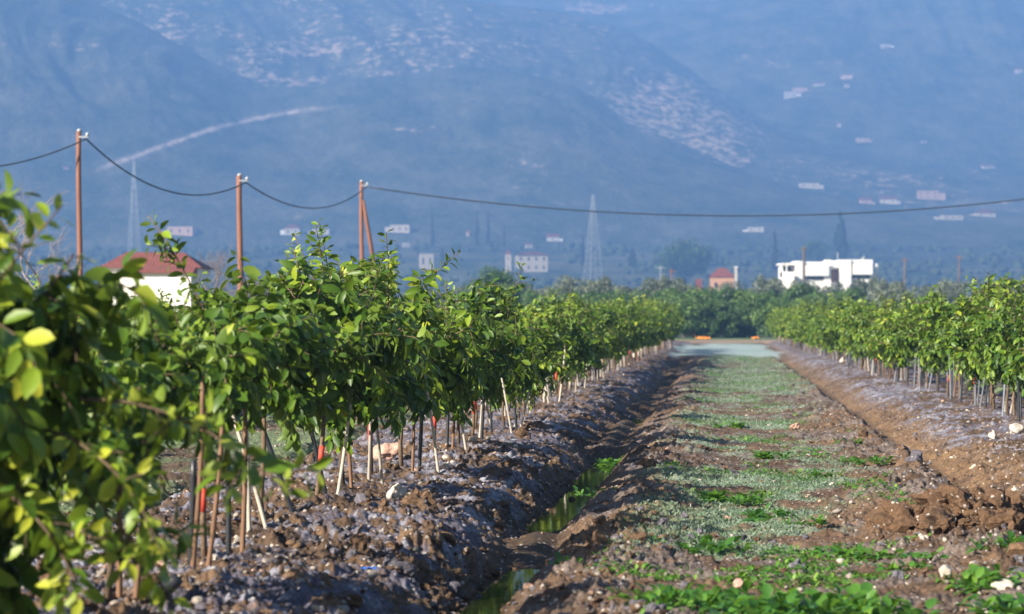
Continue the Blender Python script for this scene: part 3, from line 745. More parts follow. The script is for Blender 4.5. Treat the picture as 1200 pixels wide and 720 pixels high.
# ------------------------------------------------------------------ ditch water
def watermat():
    m, nt, out = nodes('ditch_water'); L = nt.links.new
    tc = N(nt, 'ShaderNodeTexCoord'); no = N(nt, 'ShaderNodeTexNoise', Scale=1.3, Detail=4.0); L(tc.outputs['Object'], no.inputs['Vector'])
    cr = N(nt, 'ShaderNodeValToRGB'); cr.color_ramp.elements[0].color = (.006, .008, .004, 1); cr.color_ramp.elements[1].color = (.022, .03, .007, 1)
    L(no.outputs['Fac'], cr.inputs[0])
    b = N(nt, 'ShaderNodeBsdfPrincipled', Roughness=.03, IOR=1.33); b.inputs['Specular IOR Level'].default_value = .6; L(cr.outputs[0], b.inputs['Base Color'])
    n2 = N(nt, 'ShaderNodeTexNoise', Scale=9.0, Detail=2.0); L(tc.outputs['Object'], n2.inputs['Vector'])
    bm = N(nt, 'ShaderNodeBump', Strength=.05, Distance=.01); L(n2.outputs['Fac'], bm.inputs['Height']); L(bm.outputs[0], b.inputs['Normal'])
    L(b.outputs[0], out.inputs[0]); return m
M['water'] = watermat()
wy = np.arange(5, 42, .25); wx = SL*wy-wob(wy)-1.355
V = np.concatenate([np.stack([wx-.27, wy, 0*wy-.165], 1), np.stack([wx+.27, wy, 0*wy-.165], 1)]); n = len(wy)
i = np.arange(n-1)
tag(obj('water', mesh_np('water', V, [np.stack([i, i+n, i+n+1, i+1], 1)], [M['water']])), 'still greenish water lying in the bottom of the muddy ditch', 'water', kind='structure')

# ------------------------------------------------------------------ frosted grass and weeds
rng = np.random.default_rng(33)
def gw(s, X, Y):
    n1 = fbm(X*.8+11, Y*.8+4, 4); n3 = fbm(X*.33+7, Y*.22+1, 3)
    wdt = sstep(-.75, -.1, s+.7*n1)*(1-sstep(.8, 1.7, s+1.3*n1-sstep(35, 70, Y)*.6))
    return wdt*sstep(-.08, .16, n3*.7+n1*.6+.5*fbm(X*3.1+2, Y*3.1+9, 4)+sstep(25, 70, Y)*.22-.07)*(1-sstep(88, 95, Y))
X, Y = scatter(60000, 12, 95, gw, rng)
n = len(X); Z = G(X, Y)
a = rng.uniform(0, 6.28, n); el = rng.uniform(.15, 1.2, n)
D = np.stack([np.cos(a)*np.cos(el), np.sin(a)*np.cos(el), np.sin(el)], 1)
Ls = rng.uniform(.010, .026, n)*(1+Y/45); S = unit(np.cross(D, rng.normal(size=(n, 3))))*(Ls*rng.uniform(.12, .26, n))[:, None]
P = np.stack([X, Y, Z-.004], 1)
V = np.stack([P-S*.6, P+S*.6, P+D*Ls[:, None]*.6+S, P+D*Ls[:, None]], 1).reshape(-1, 3)
i = np.arange(n)*4
gb = fbm(X*1.6+50, Y*.9, 3)
tone = np.repeat(np.clip(.62+rng.normal(0, .22, n)-2.4*np.clip(gb+.02, 0, .3), 0, 1), 4)
o = obj('frosted_grass', mesh_np('frosted_grass', V, [np.stack([i, i+1, i+2, i+3], 1)], [M['frost_grass']], False, {'tone': tone}))
tag(o, 'short grey green frosted grass covering the middle of the track', 'grass', kind='stuff')

def weed_mesh(seed, n, rad, Lb, h=.06, yel=0):
    r = np.random.default_rng(seed); k = max(3, n//9)
    cx = r.normal(0, rad*.5, k); cy = r.normal(0, rad*.6, k); ci = r.integers(0, k, n)
    a = r.uniform(0, 6.28, n); el = r.uniform(.1, 1.0, n)
    D = np.stack([np.cos(a)*np.cos(el), np.sin(a)*np.cos(el), np.sin(el)], 1)
    P = np.stack([cx[ci], cy[ci], np.zeros(n)], 1)+D*r.uniform(.0, h, n)[:, None]
    Ls = Lb*r.uniform(.5, 1.25, n)
    Nn = np.stack([-np.cos(a)*.4, -np.sin(a)*.4, np.ones(n)], 1)+r.normal(0, .25, (n, 3))
    V, q, t, to = leaves_np(P, D, Nn, Ls, np.clip(r.beta(2, 2, n)*.9+yel, 0, 1), ratio=.62, rng=r, curl=.3)
    V[:, 2] += .004
    return mesh_np('weed_clump', V, [q, t], [M['weed_leaf']], True, {'tone': to})
WV = [weed_mesh(300+i, n, rad, Lb) for i, (n, rad, Lb) in enumerate([(110, .20, .075), (80, .16, .06), (140, .26, .07), (60, .12, .055)])]
BIGW = [weed_mesh(320+i, 210, .24, .078, .10) for i in range(3)]
for px, py, lib, sc, lab in [
 (845, 588, 0, 1.2, 'bright green weed clump in the middle of the frosted strip'), (868, 596, 1, 1.0, 'small weed clump beside the bright green clump of the frosted strip'),
 (805, 650, 2, 1.1, 'weed clump at the edge of the dark shadows near the ditch'), (912, 610, 1, 1.2, 'loose yellow green weed patch on the frosted strip'),
 (900, 538, 0, .95, 'rounded weed tuft standing alone halfway up the strip'), (1012, 549, 2, .9, 'wide low weed tuft beside the narrow dry ditch'),
 (968, 559, 3, 1.0, 'small weed tuft between the rounded tuft and the wide low one'), (860, 503, 0, 1., 'weed tuft on the pale turf toward the far field'),
 (995, 524, 3, 1.1, 'flat weed tuft close behind the wide low tuft'), (660, 668, 3, 1.0, 'narrow weed sprig growing on the ditch edge by the water'),
 (722, 528, 1, 1.3, 'green weed strand hanging on the ditch edge'), (700, 575, 3, 1.3, 'weed growing out of the mud bar in the ditch'),
 (1030, 655, 2, 1.0, 'spread out weed clump before the brown heap of wet earth'), (1050, 675, 1, 1.0, 'small weed clump just nearer than the spread out one'),
 (945, 622, 3, 1.0, 'little dark weed on the brown soil of the strip'), (1100, 606, 3, 1.0, 'dark green weed beside the angular pale stone'),
 (835, 716, 'b', 1.0, 'broad leaved weed clump at the lower picture edge near the ditch side'), (905, 726, 'b', 1.1, 'broad leaved weed clump with dark leaves in the bottom carpet'),
 (965, 720, 'b', 1.15, 'tallest broad leaved weed clump in the bottom carpet'), (1030, 727, 'b', 1.0, 'broad leaved weed clump at the end of the bottom carpet'),
 (1150, 700, 'b', .9, 'broad leaved weed clump beside the large pale stone'), (1192, 655, 'b', .8, 'dark broad leaved weed at the foot of the ochre bank'),
 (780, 722, 'b', .8, 'broad leaved weed clump nearest to the water ditch'), (1180, 722, 'b', .9, 'broad leaved weed clump in the picture corner')]:
    x, yy = foot(px, py, .01)
    o = obj('weed_clump', BIGW[random.randrange(3)] if lib == 'b' else WV[lib])
    o.location = (x, yy, gz(x, yy)); o.rotation_euler = (0, 0, random.uniform(0, 6.28)); o.scale = (sc, sc, sc)
    tag(o, lab, 'weed', 'weed clumps on the track')
# ground cover of tiny weeds between the clumps
def ww(s, X, Y):
    return sstep(.09, .2, fbm(X*1.6+50, Y*.9, 3))*sstep(-.9, -.3, s)*(1-sstep(1.3, 2.0, s))*.9+.4*(np.abs(Y-12.3)<.7)*sstep(-.5, -.1, s)*(1-sstep(1, 1.4, s))*sstep(-.1, .1, fbm(X*3, Y*3, 2))
X, Y = scatter(5200, 12, 75, ww, rng); n = len(X)
a = rng.uniform(0, 6.28, n); el = rng.uniform(.1, 1.1, n)
D = np.stack([np.cos(a)*np.cos(el), np.sin(a)*np.cos(el), np.sin(el)], 1)
Nn = np.stack([-np.cos(a)*.5, -np.sin(a)*.5, np.ones(n)], 1)+rng.normal(0, .2, (n, 3))
V, q, t, to = leaves_np(np.stack([X, Y, G(X, Y)+.003], 1), D, Nn, rng.uniform(.015, .04, n)*(1+Y/70), np.clip(rng.beta(2, 2, n), 0, 1), ratio=.6, rng=rng)
o = obj('small_weeds', mesh_np('small_weeds', V, [q, t], [M['weed_leaf']], True, {'tone': to}))
tag(o, 'tiny bright green weeds spread in patches over the strip', 'weeds', kind='stuff')

# ------------------------------------------------------------------ grove, olives, distant trees
def blob_tree(seed, w, h, nclump, nleaf, leaf, mat, trunk_h, shape='round', thin=.0):
    r = np.random.default_rng(seed); P = []; Nn = []; C = []
    for i in range(nclump):
        u = r.normal(size=3); u /= np.linalg.norm(u); rr = r.uniform(.35, 1)**.6
        c = np.array([u[0]*w/2*rr, u[1]*w/2*rr, trunk_h+(h-trunk_h)*(.5+.48*u[2]*rr)])
        if shape == 'cone':
            f = i/nclump; zz = trunk_h+(h-trunk_h)*f; rad = w/2*(1-f)**.8*min(1, .45+f*4); a = r.uniform(0, 6.28)
            c = np.array([math.cos(a)*rad*r.uniform(.3, .9), math.sin(a)*rad*r.uniform(.3, .9), zz])
        cr = (w*.17)*r.uniform(.6, 1.3)*((1-i/nclump)*.8+.2 if shape == 'cone' else 1)
        q = r.normal(size=(nleaf, 3)); q = unit(q)*(r.uniform(.3, 1, (nleaf, 1))**.5)
        P.append(c+q*cr*np.array([1, 1, .8 if shape != 'cone' else 1.6])); Nn.append(q+r.normal(0, .5, (nleaf, 3))+np.array([0, 0, .3]))
        C.append(np.clip(r.normal(.45, .13)+r.normal(0, .15, nleaf), 0, 1))
    P = np.concatenate(P); Nn = unit(np.concatenate(Nn)); C = np.concatenate(C); n = len(P)
    D = unit(np.cross(Nn, r.normal(size=(n, 3)))); S = np.cross(Nn, D); L = leaf*r.uniform(.5, 1.3, n)[:, None]
    V = np.stack([P-D*L*.5, P-S*L*.3+Nn*L*.05, P+D*L*.5, P+S*L*.3+Nn*L*.05], 1).reshape(-1, 3)
    V[:, 2] = np.maximum(V[:, 2], .05)
    i = np.arange(n)*4
    cm = mesh_np('crown', V, [np.stack([i, i+1, i+2, i+3], 1)], [mat], False, {'tone': np.repeat(C, 4)})
    t = MB().tube([[0, 0, -.4], [.03*w, 0, trunk_h], [0, .02*w, (trunk_h+h)/2]], [w*.045, w*.032, w*.015], 8)
    for k in range(5):
        a = k*2.4; t.tube([[.02*w, 0, trunk_h*.9], [math.cos(a)*w*.18, math.sin(a)*w*.18, (trunk_h+h)/2]], [w*.02, w*.01], 5)
    return cm, t.mesh('trunk', M['trunk'], True)
def stand(name, proto, px, Y, h, h0, label, group=None, wsc=1.0, far=False, cat='tree'):
    x = (px-600)/F*Y; z = tz(x, Y) if far else (gz(x, Y) if Y < 185 else -.3 if Y < 330 else tz(x, Y))
    if not far and Y >= 180: z = tz(x, Y)
    s = h/h0
    t = tag(empty(name, (x, Y, z-.05), random.uniform(0, 6.28), (s*wsc, s*wsc, s)), label, cat, group)
    obj('trunk', proto[1], t); obj('crown', proto[0], t)
    return t
def top_h(py, px, Y):
    return CAMZ+(HOR-py)/F*Y-tz((px-600)/F*Y, Y)
GV = [blob_tree(400+i, 3.3, 3.5, 46, 150, .20, M['grove_leaf'], .5) for i in range(4)]
OV = [blob_tree(420+i, 4.2, 4.6, 42, 130, .26, M['olive_leaf'], 1.1) for i in range(4)]
rt = random.Random(5)
for row, (Y, p0, p1, st) in enumerate([(186, 776, 935, 34), (196, 560, 1000, 37), (207, 580, 1010, 41)]):
    px = p0
    while px < p1:
        py = rt.gauss(341 if row else 352, 4)
        stand('grove_tree', GV[rt.randrange(4)], px+rt.uniform(-5, 5), Y+rt.uniform(-3, 3), top_h(py, px, Y), 3.5,
              ['dark mature citrus tree in the front line of the dense grove closing the field', 'mature citrus tree inside the dense grove behind its front line', 'mature citrus tree inside the dense grove behind its front line'][row],
              'citrus trees of the grove closing the field', 1.0)
        px += st*rt.uniform(.85, 1.15)
stand('round_tree', blob_tree(440, 4.6, 5.4, 60, 150, .2, M['grove_leaf'], .8), 576, 215, top_h(316, 576, 215), 5.4, 'dense dark round tree rising above the orchard in front of the two storey house')
for row, (Y, p0, p1, st, pm) in enumerate([(245, 500, 1230, 31, 337), (290, 480, 1240, 37, 331)]):
    px = p0
    while px < p1:
        py = rt.gauss(pm, 5)
        stand('olive_tree', OV[rt.randrange(4)], px+rt.uniform(-6, 6), Y+rt.uniform(-8, 8), max(2.6, top_h(py, px, Y)), 4.6,
              ['grey green olive tree in the nearer line of the olive belt behind the grove', 'grey green olive tree in the farther line of the olive belt behind the grove'][row],
              'olive trees behind the orchard', .85)
        px += st*rt.uniform(.7, 1.4)
CY = blob_tree(450, 3.2, 16, 60, 110, .55, M['cypress_leaf'], .8, 'cone')
CO = blob_tree(451, 9, 20, 60, 130, .8, M['cypress_leaf'], 2., 'cone')
BR = blob_tree(452, 16, 11, 60, 150, .8, M['grove_leaf'], 2.5)
for px, pt, pb, pr, h0, ws, nm, lab, cat in [
 (507, 250, 290, CY, 16, .9, 'cypress_tree', 'slim cypress standing alone past the strutted pole', 'tree'),
 (559, 247, 288, CY, 16, .9, 'cypress_tree', 'first of the two tallest slim cypresses standing close together', 'tree'),
 (572, 247, 289, CY, 16, .95, 'cypress_tree', 'second of the two tallest slim cypresses, nearer the lattice pylon', 'tree'),
 (591, 262, 290, CY, 16, .8, 'cypress_tree', 'faint short cypress just past the two tallest slim ones', 'tree'),
 (490, 279, 300, CY, 16, .9, 'cypress_tree', 'small cypress above the cream cottage', 'tree'),
 (683, 276, 312, CY, 16, 1.2, 'cypress_tree', 'cypress directly beside the lattice pylon', 'tree'),
 (741, 289, 314, CO, 20, 1.3, 'conifer_tree', 'squat cone shaped conifer between the pylon and the broad tree', 'tree'),
 (802, 287, 332, BR, 11, 1.0, 'broad_tree', 'broad round hazy tree above the red roofed orange house', 'tree'),
 (908, 270, 318, CY, 16, 1.2, 'cypress_tree', 'dark pointed cypress before the white apartment block', 'tree'),
 (985, 248, 306, CO, 20, .9, 'conifer_tree', 'tall dark conifer rising behind the white apartment block', 'tree'),
 (955, 284, 308, BR, 11, .8, 'broad_tree', 'dark bushy tree behind the white apartment block next to the tall conifer', 'tree'),
 (535, 285, 296, BR, 11, .7, 'broad_tree', 'low dark tree between the slim cypresses', 'tree'),
 (518, 288, 308, CO, 20, .8, 'conifer_tree', 'small conifer right above the cream cottage', 'tree')]:
    Y = hit(px, pb, 500, 2600); x = (px-600)/F*Y
    stand(nm, pr, px, Y, top_h(pt, px, Y), h0, lab, None, ws, True, cat)
# countless olive and scrub dots on the plain
rng = np.random.default_rng(55)
n = 3800; Yp = 420+1500*rng.random(n)**1.0; Xp = rng.uniform(-.24, .24, n)*Yp
kk = fbm(Xp*.008, Yp*.02, 3) > -.03; Xp, Yp = Xp[kk], Yp[kk]
V, f, nb = lumps(Xp, Yp, rng.uniform(.7, 1.6, len(Xp))*(.6+Yp/1300), 1, rng, sink=.25, flatz=.85, jag=.5, zf=T)
o = obj('distant_scrub', mesh_np('distant_scrub', V, [f], [plain('scrub', (.05, .07, .035), .9, .4, .5)], True))
tag(o, 'countless small dark olive bushes dotting the hazy plain', 'scrub', kind='stuff')

def bare_tree(seed, h, r0, depth, mat, spread=.55, up=.5):
    r = np.random.default_rng(seed); tk = MB(); cr = MB()
    def grow(p, d, L, rad, k, dst):
        P = curve_pts(p, d, L, 5, -up*.35, r, .25)
        dst.tube(P, np.linspace(rad, rad*.62, 6), 5 if k < depth else 6, False)
        if k == 0: return
        for j in range(3 if k > 1 else 4):
            o = r.normal(size=3); dd = unit(unit(P[-1]-P[-2])+o*spread)
            grow(P[-1-j % 3], dd, L*r.uniform(.6, .85), rad*.58, k-1, cr)
    grow(np.array([0, 0, -.1]), np.array([0, 0, 1.]), h*.3, r0, depth, tk)
    return tk.mesh('trunk', mat, True), cr.mesh('branches', mat, True)
for seed, px, Y, h, mt, lab, dp, r0 in [
 (61, 40, 62, 6.6, 'bare', 'leafless pale branched tree behind the blurred foliage', 5, .075),
 (62, 258, 150, 7.2, 'greytwig', 'leafless grey tree between the red roofed house and the second pole', 6, .13),
 (63, 300, 165, 6.6, 'greytwig', 'leafless grey tree just past the second pole', 6, .13),
 (64, 345, 170, 5.6, 'greytwig', 'low leafless grey thicket between the second and the strutted pole', 6, .11)]:
    x = (px-600)/F*Y
    t = tag(empty('bare_tree', (x, Y, gz(x, Y)-.02 if Y < 180 else -.3), random.uniform(0, 6.28)), lab, 'tree')
    tm, cm = bare_tree(seed, h, r0, dp, M[mt]); obj('trunk', tm, t); obj('branches', cm, t)

# ------------------------------------------------------------------ utility poles and the cable
def pole(px, ptop, Y, rad, label, side=1, strut=False):
    x, _, zt = at(px, ptop, Y); z0 = gz(x, Y); H = zt-z0
    t = tag(empty('utility_pole', (x, Y, z0)), label, 'pole', 'utility poles of the cable line')
    zs = np.linspace(-.3, H, 12)
    MB().tube(np.stack([.03*np.sin(zs*.7), 0*zs, zs], 1), np.linspace(rad, rad*.8, 12), 14).build('post', M['pole'], t, True)
    MB().tube([[0, 0, H-.02], [0, 0, H+.05], [0, 0, H+.09]], [rad*.88, rad*.8, rad*.3], 12).build('cap', M['steel'], t, True)
    a = MB(); a.box(-.02, .32*side if side > 0 else .02, -rad*.8-.05, -rad*.8, H-.22, H-.17) if side > 0 else a.box(.32*side, .02, -rad*.8-.05, -rad*.8, H-.22, H-.17)
    a.build('bracket', M['steel'], t)
    MB().tube([[.28*side, -rad*.8-.03, H-.17], [.28*side, -rad*.8-.03, H-.10], [.28*side, -rad*.8-.03, H-.05]], [.05, .06, .03], 10).build('insulator', M['ceramic'], t, True)
    if strut:
        MB().tube([[.05, 0, H-.9], [.05+1.3*1.1/(H-.6), .3*1.1/(H-.6), H-2.0], [1.35, .3, -.3]], [.085, .10, .12], 12).build('strut', M['pole'], t, True)
    return np.array([x+.24*side, Y-rad*.8-.03, zt-.26])
def brad(w, Y): return w/2*Y/F
pA = pole(-170, 170, 82, .13, 'utility pole standing beyond the picture edge behind the blurred foliage')
p1 = pole(93, 154, 85, .10, 'tallest slim utility pole next to the leafless pale tree')
p2 = pole(281, 206, 95, .12, 'reddish utility pole standing just past the red roofed house')
p3 = pole(424, 213, 125, .115, 'utility pole braced by a slanting strut behind the citrus crowns', 1, True)
p4 = pole(1300, 213, 125, .13, 'utility pole standing beyond the picture edge behind the ochre bank row')
def cable(a, b, sag, label, r=.026):
    t = np.linspace(0, 1, 40)[:, None]
    P = a*(1-t)+b*t; P[:, 2] -= (sag*4*t*(1-t))[:, 0]
    tag(MB().tube(P, r, 6).build('power_cable', M['cable'], None, True), label, 'cable', 'cable spans between the poles')
cable(pA, p1, .75, 'short cable span leaving the tallest slim pole toward the picture edge')
cable(p1, p2, 1.05, 'deeply sagging cable span from the tallest slim pole to the reddish pole')
cable(p2, p3, 1.0, 'sagging cable span from the reddish pole to the strutted pole')
cable(p3, p4, 1.42, 'long shallow cable span crossing the whole valley view past the strutted pole', .034)

# ------------------------------------------------------------------ lattice pylons
def pylon(px, pt, pb, Y0, wb, label):
    Y = Y0; x = (px-600)/F*Y; z0 = tz(x, Y); H = CAMZ+(HOR-pt)/F*Y-z0
    t = tag(empty('lattice_pylon', (x, Y, z0), .5), label, 'pylon', 'lattice pylons on the plain')
    m = MB(); k = 14; r = .105
    lv = [(H*(i/k)**.9, wb/2*(1-(i/k))**1.05+.30) for i in range(k+1)]
    for sx, sy in ((1, 1), (1, -1), (-1, -1), (-1, 1)):
        m.tube([[sx*w, sy*w, z] for z, w in lv], r*1.3, 4)
    for (za, wa), (zb, wb_) in zip(lv[:-1], lv[1:]):
        cs = [(1, 1), (1, -1), (-1, -1), (-1, 1)]
        for j in range(4):
            a, b = cs[j], cs[(j+1) % 4]
            m.tube([[a[0]*wa, a[1]*wa, za], [b[0]*wb_, b[1]*wb_, zb]], r*.7, 4, False)
            m.tube([[b[0]*wa, b[1]*wa, za], [a[0]*wb_, a[1]*wb_, zb]], r*.7, 4, False)
            m.tube([[a[0]*wb_, a[1]*wb_, zb], [b[0]*wb_, b[1]*wb_, zb]], r*.7, 4, False)
    m.build('tower', M['steel'], t)
    for zf in (.70, .80, .90):
        a = MB(); L = 1.6
        for s in (-1, 1): a.tube([[0, 0, H*zf+.5], [s*L, 0, H*zf]], .07, 4); a.tube([[0, 0, H*zf-.2], [s*L, 0, H*zf]], .07, 4)
        a.build('cross_arm', M['steel'], t)
pylon(695, 229, 332, 1300, 7.0, 'pale lattice pylon standing between the two storey house and the squat conifer')
pylon(157, 190, 330, 1500, 6.0, 'faint lattice pylon rising above the red roof near the tallest slim pole')
def mast(px, pt, Y, label, mt='pole', r=.12):
    x = (px-600)/F*Y; z0 = tz(x, Y); H = CAMZ+(HOR-pt)/F*Y-z0
    t = tag(empty('distant_pole', (x, Y, z0)), label, 'pole')
    MB().tube([[0, 0, -.3], [0, 0, H*.5], [0, 0, H]], [r*1.2, r, r*.8], 8).build('post', M[mt], t, True)
    MB().box(-.7, .7, -.06, .06, H-.5, H-.36).build('cross_arm', M[mt], t)
mast(774, 311, 420, 'pale thin post under the broad hazy tree, on the side of the pylon', 'steel', .08)
mast(787, 315, 430, 'thin brown post under the broad hazy tree', 'pole')
mast(942, 289, 430, 'brown pole standing directly in front of the white apartment block', 'trunk', .24)
mast(1060, 302, 420, 'faint reddish pole past the end of the white apartment block', 'brownstake', .11)
mast(1124, 299, 430, 'faint reddish pole farthest along the olive belt from the apartment block', 'brownstake', .12)

# ------------------------------------------------------------------ houses
def win(mb, x0, x1, z0, z1, y):
    mb.box(x0, x1, y-.05, y+.1, z0, z1)
def house(name, px0, px1, ptop, pbase, label, wall='cream', roof='hip', Y=None, floors=1, frac=.35, rz=0., depth=None, group=None, nwin=3, roofmat='tiles', cat='house'):
    pc = (px0+px1)/2
    Y = Y or hit(pc, pbase, 500, 4300)
    W = (px1-px0)/F*Y; x = (pc-600)/F*Y; Dp = depth or W*.7
    z0 = tz(x, Y); zt = CAMZ+(HOR-ptop)/F*Y; H = max(zt-z0, W*.22)
    hw = H*(1-frac) if roof != 'flat' else H
    t = tag(empty(name, (x, Y, z0), rz), label, cat, group)
    b = MB().box(-W/2, W/2, 0, Dp, -2.5, hw).build('wall', M['weathered' if wall == 'white' else wall], t)
    o = W*.04+.1
    if roof == 'hip':
        rr = Dp*.5
        V = [(-W/2-o, -o, hw), (W/2+o, -o, hw), (W/2+o, Dp+o, hw), (-W/2-o, Dp+o, hw), (-W/2+min(rr, W*.35), Dp/2, H), (W/2-min(rr, W*.35), Dp/2, H)]
        MB().add(V, [(0, 1, 5, 4), (2, 3, 4, 5), (3, 2, 1, 0)], [(1, 2, 5), (3, 0, 4)]).build('roof', M[roofmat], t)
    elif roof == 'gable':
        V = [(-W/2-o, -o, hw), (W/2+o, -o, hw), (W/2+o, Dp+o, hw), (-W/2-o, Dp+o, hw), (-W/2-o, Dp/2, H), (W/2+o, Dp/2, H)]
        MB().add(V, [(0, 1, 5, 4), (2, 3, 4, 5), (3, 2, 1, 0)], [(1, 2, 5), (3, 0, 4)]).build('roof', M[roofmat], t)
    else:
        MB().box(-W/2-.15, W/2+.15, -.15, Dp+.15, hw+.003, hw+.25).build('roof', M[wall], t)
    if name == 'village_house' and px1-px0 > 9:
        q = random.choice((-1, 1)); MB().box(*sorted((q*W*.5+q*.003, q*W*(.5+random.uniform(.18, .35)))), .4, Dp*.8, -2.5, hw*random.uniform(.5, .8)).build('annex', M[wall], t)
    fh = hw/floors
    for f in range(floors):
        for i in range(nwin):
            xc = -W/2+W*(i+.5)/nwin
            w = MB(); win(w, xc-min(.55, W*.06), xc+min(.55, W*.06), f*fh+fh*.32, f*fh+fh*.75, 0); w.build('window', M['dark'], t)
    return t, W, H, Dp
# the near white house
Y = 115.; x0 = (113-600)/F*Y; z0 = 0
t = tag(empty('white_house', ((172-600)/F*Y, Y, -.02), 0, (.84, 1, 1)), 'white walled house with a red tiled hip roof behind the blurred citrus foliage', 'house')
h1 = CAMZ+(HOR-313)/F*Y; h2 = CAMZ+(HOR-317)/F*Y; ht = CAMZ+(HOR-293)/F*Y
m = MB(); m.box(-2.5, 2.6, .9, 5.6, -.2, h1); m.box(-.72, 2.35, 0, .9, -.2, h2); m.build('wall', M['white'], t)
MB().add([(-2.75, .65, h1), (2.85, .65, h1), (2.85, 5.85, h1), (-2.75, 5.85, h1), (-1.65, 3.2, ht), (1.5, 3.2, ht-.02)], [(0, 1, 5, 4), (2, 3, 4, 5), (3, 2, 1, 0)], [(1, 2, 5), (3, 0, 4)]).build('roof', M['tiles'], t)
MB().add([(-.92, -.22, h2), (2.55, -.22, h2), (2.55, 1.6, h1+.20), (-.92, 1.6, h1+.20), (-.92, -.22, h2-.1), (2.55, -.22, h2-.1), (2.55, 1.6, h2-.1), (-.92, 1.6, h2-.1)], [(0, 1, 2, 3), (0, 4, 5, 1), (1, 5, 6, 2), (3, 7, 4, 0), (4, 7, 6, 5)]).build('porch_roof', M['tiles'], t)
w = MB(); w.box(-2.1, -1.2, .86, .95, .9, 2.0); w.build('window', M['dark'], t)
w = MB(); w.box(.2, 1.1, -.04, .05, 0, 2.0); w.build('door', M['door'], t)
# the white apartment block
Y = 460.; k = Y/F
t = tag(empty('apartment_block', ((968-600)/F*Y, Y, tz((968-600)/F*Y, Y))), 'long white flat roofed apartment block with strip windows above the orchard', 'building')
zb = tz((968-600)/F*Y, Y)
def bx(px): return (px-968)*k
def bz(py): return CAMZ+(HOR-py)*k-zb
m = MB()
m.box(bx(933), bx(942), 0, 9, -2, bz(306)); m.box(bx(942.1), bx(972), .6, 10, -2, bz(307)); m.box(bx(985), bx(997), -.4, 10, -2, bz(304.5))
m.box(bx(997.1), bx(1023), .3, 10, -2, bz(304.5)); m.box(bx(972.1), bx(984.9), 3, 10, -2, bz(305)); m.box(bx(966), bx(974), .2, .55, -2, bz(304.5))
m.build('wall', M['white'], t)
m = MB(); m.box(bx(944), bx(971), -.5, .55, bz(323.5), bz(311)); m.build('balcony_front', M['white'], t)
m = MB(); m.box(bx(999), bx(1022), -.7, .25, bz(322), bz(309)); m.build('balcony_front', M['white'], t)
m = MB(); m.box(bx(945), bx(970), .45, .63, bz(327.5), bz(323.8)); m.build('window', M['dark'], t)
m = MB(); m.box(bx(999), bx(1020), .15, .33, bz(326.5), bz(322.3)); m.build('window', M['dark'], t)
m = MB(); m.box(bx(975), bx(984), 2.8, 3.1, bz(330), bz(316)); m.build('door', M['door'], t)
m = MB(); m.box(bx(973), bx(985), 2.2, 2.95, bz(315), bz(312)); m.build('canopy', M['white'], t)
m = MB()
m.box(bx(915), bx(932.9), 1, 8, bz(310.5), bz(308.5)); m.box(bx(915), bx(917.5), 1, 1.4, -2, bz(310.6)); m.box(bx(915), bx(932.9), 1, 1.3, bz(325), bz(319)); m.box(bx(917.6), bx(932.9), 5, 8, -2, bz(310.6)); m.box(bx(922), bx(923), 1, 1.4, bz(319), bz(310.6))
m.build('terrace', M['white'], t)
m = MB(); m.box(bx(921), bx(931), 4.9, 5.05, bz(317.5), bz(312)); m.build('window', M['dark'], t)
MB().add([(bx(907), -2, bz(329)), (bx(931), -2, bz(322)), (bx(931), 3, bz(322)), (bx(907), 3, bz(329)), (bx(907), -2, bz(331)), (bx(931), -2, bz(324)), (bx(931), 3, bz(324)), (bx(907), 3, bz(331))],
  [(0, 1, 2, 3), (4, 7, 6, 5), (0, 4, 5, 1), (1, 5, 6, 2), (2, 6, 7, 3), (3, 7, 4, 0)]).build('porch_roof', M['white'], t)
MB().tube([[bx(985), 4, bz(305)], [bx(985), 4, bz(295)]], .12, 6).build('antenna', M['steel'], t)
m = MB(); m.add([(bx(1010), 2, bz(304.5)), (bx(1014), 2, bz(304.5)), (bx(1015.5), 2, bz(300.5)), (bx(1014.5), 2, bz(300.2)), (bx(1010), 3, bz(304.5)), (bx(1014), 3, bz(304.5)), (bx(1015.5), 3, bz(300.5)), (bx(1014.5), 3, bz(300.2))], [(0,1,2,3),(4,7,6,5),(0,4,5,1),(1,5,6,2),(2,6,7,3),(3,7,4,0)]); m.build('water_heater', M['steel'], t)
MB().tube([[bx(1028), 1, -1], [bx(1028), 1, bz(309)]], .35, 8).build('downpipe', M['white'], t)

house('country_house', 606, 642, 295, 319, 'two storey cream house with a low red roof next to a narrow pale tower', 'cream', 'hip', None, 2, .16, .1, group=None, nwin=4)
house('pale_tower', 592, 599, 293, 319, 'narrow pale tower beside the two storey cream house', 'cream', 'hip', None, 2, .2, 0, nwin=1, cat='tower')
house('cottage', 492, 508, 298, 316, 'small square cream cottage past the strutted pole', 'cream', 'flat', None, 1, .3, .1, nwin=2)
house('orange_house', 832, 860, 314, 336, 'red roofed house with orange walls below the broad hazy tree', 'ochre', 'hip', 560, 2, .17, -.1, nwin=2)
house('white_shed', 861, 864, 314, 334, 'slim white chimney like annex beside the red roofed orange house', 'white', 'flat', 556, 1, .2, 0, nwin=0, cat='building')
house('white_shed', 816, 822, 327, 337, 'tiny white shed between the thin posts and the orange house', 'white', 'gable', 540, 1, .3, 0, nwin=1, cat='shed')
FH = 'houses scattered over the hazy plain'
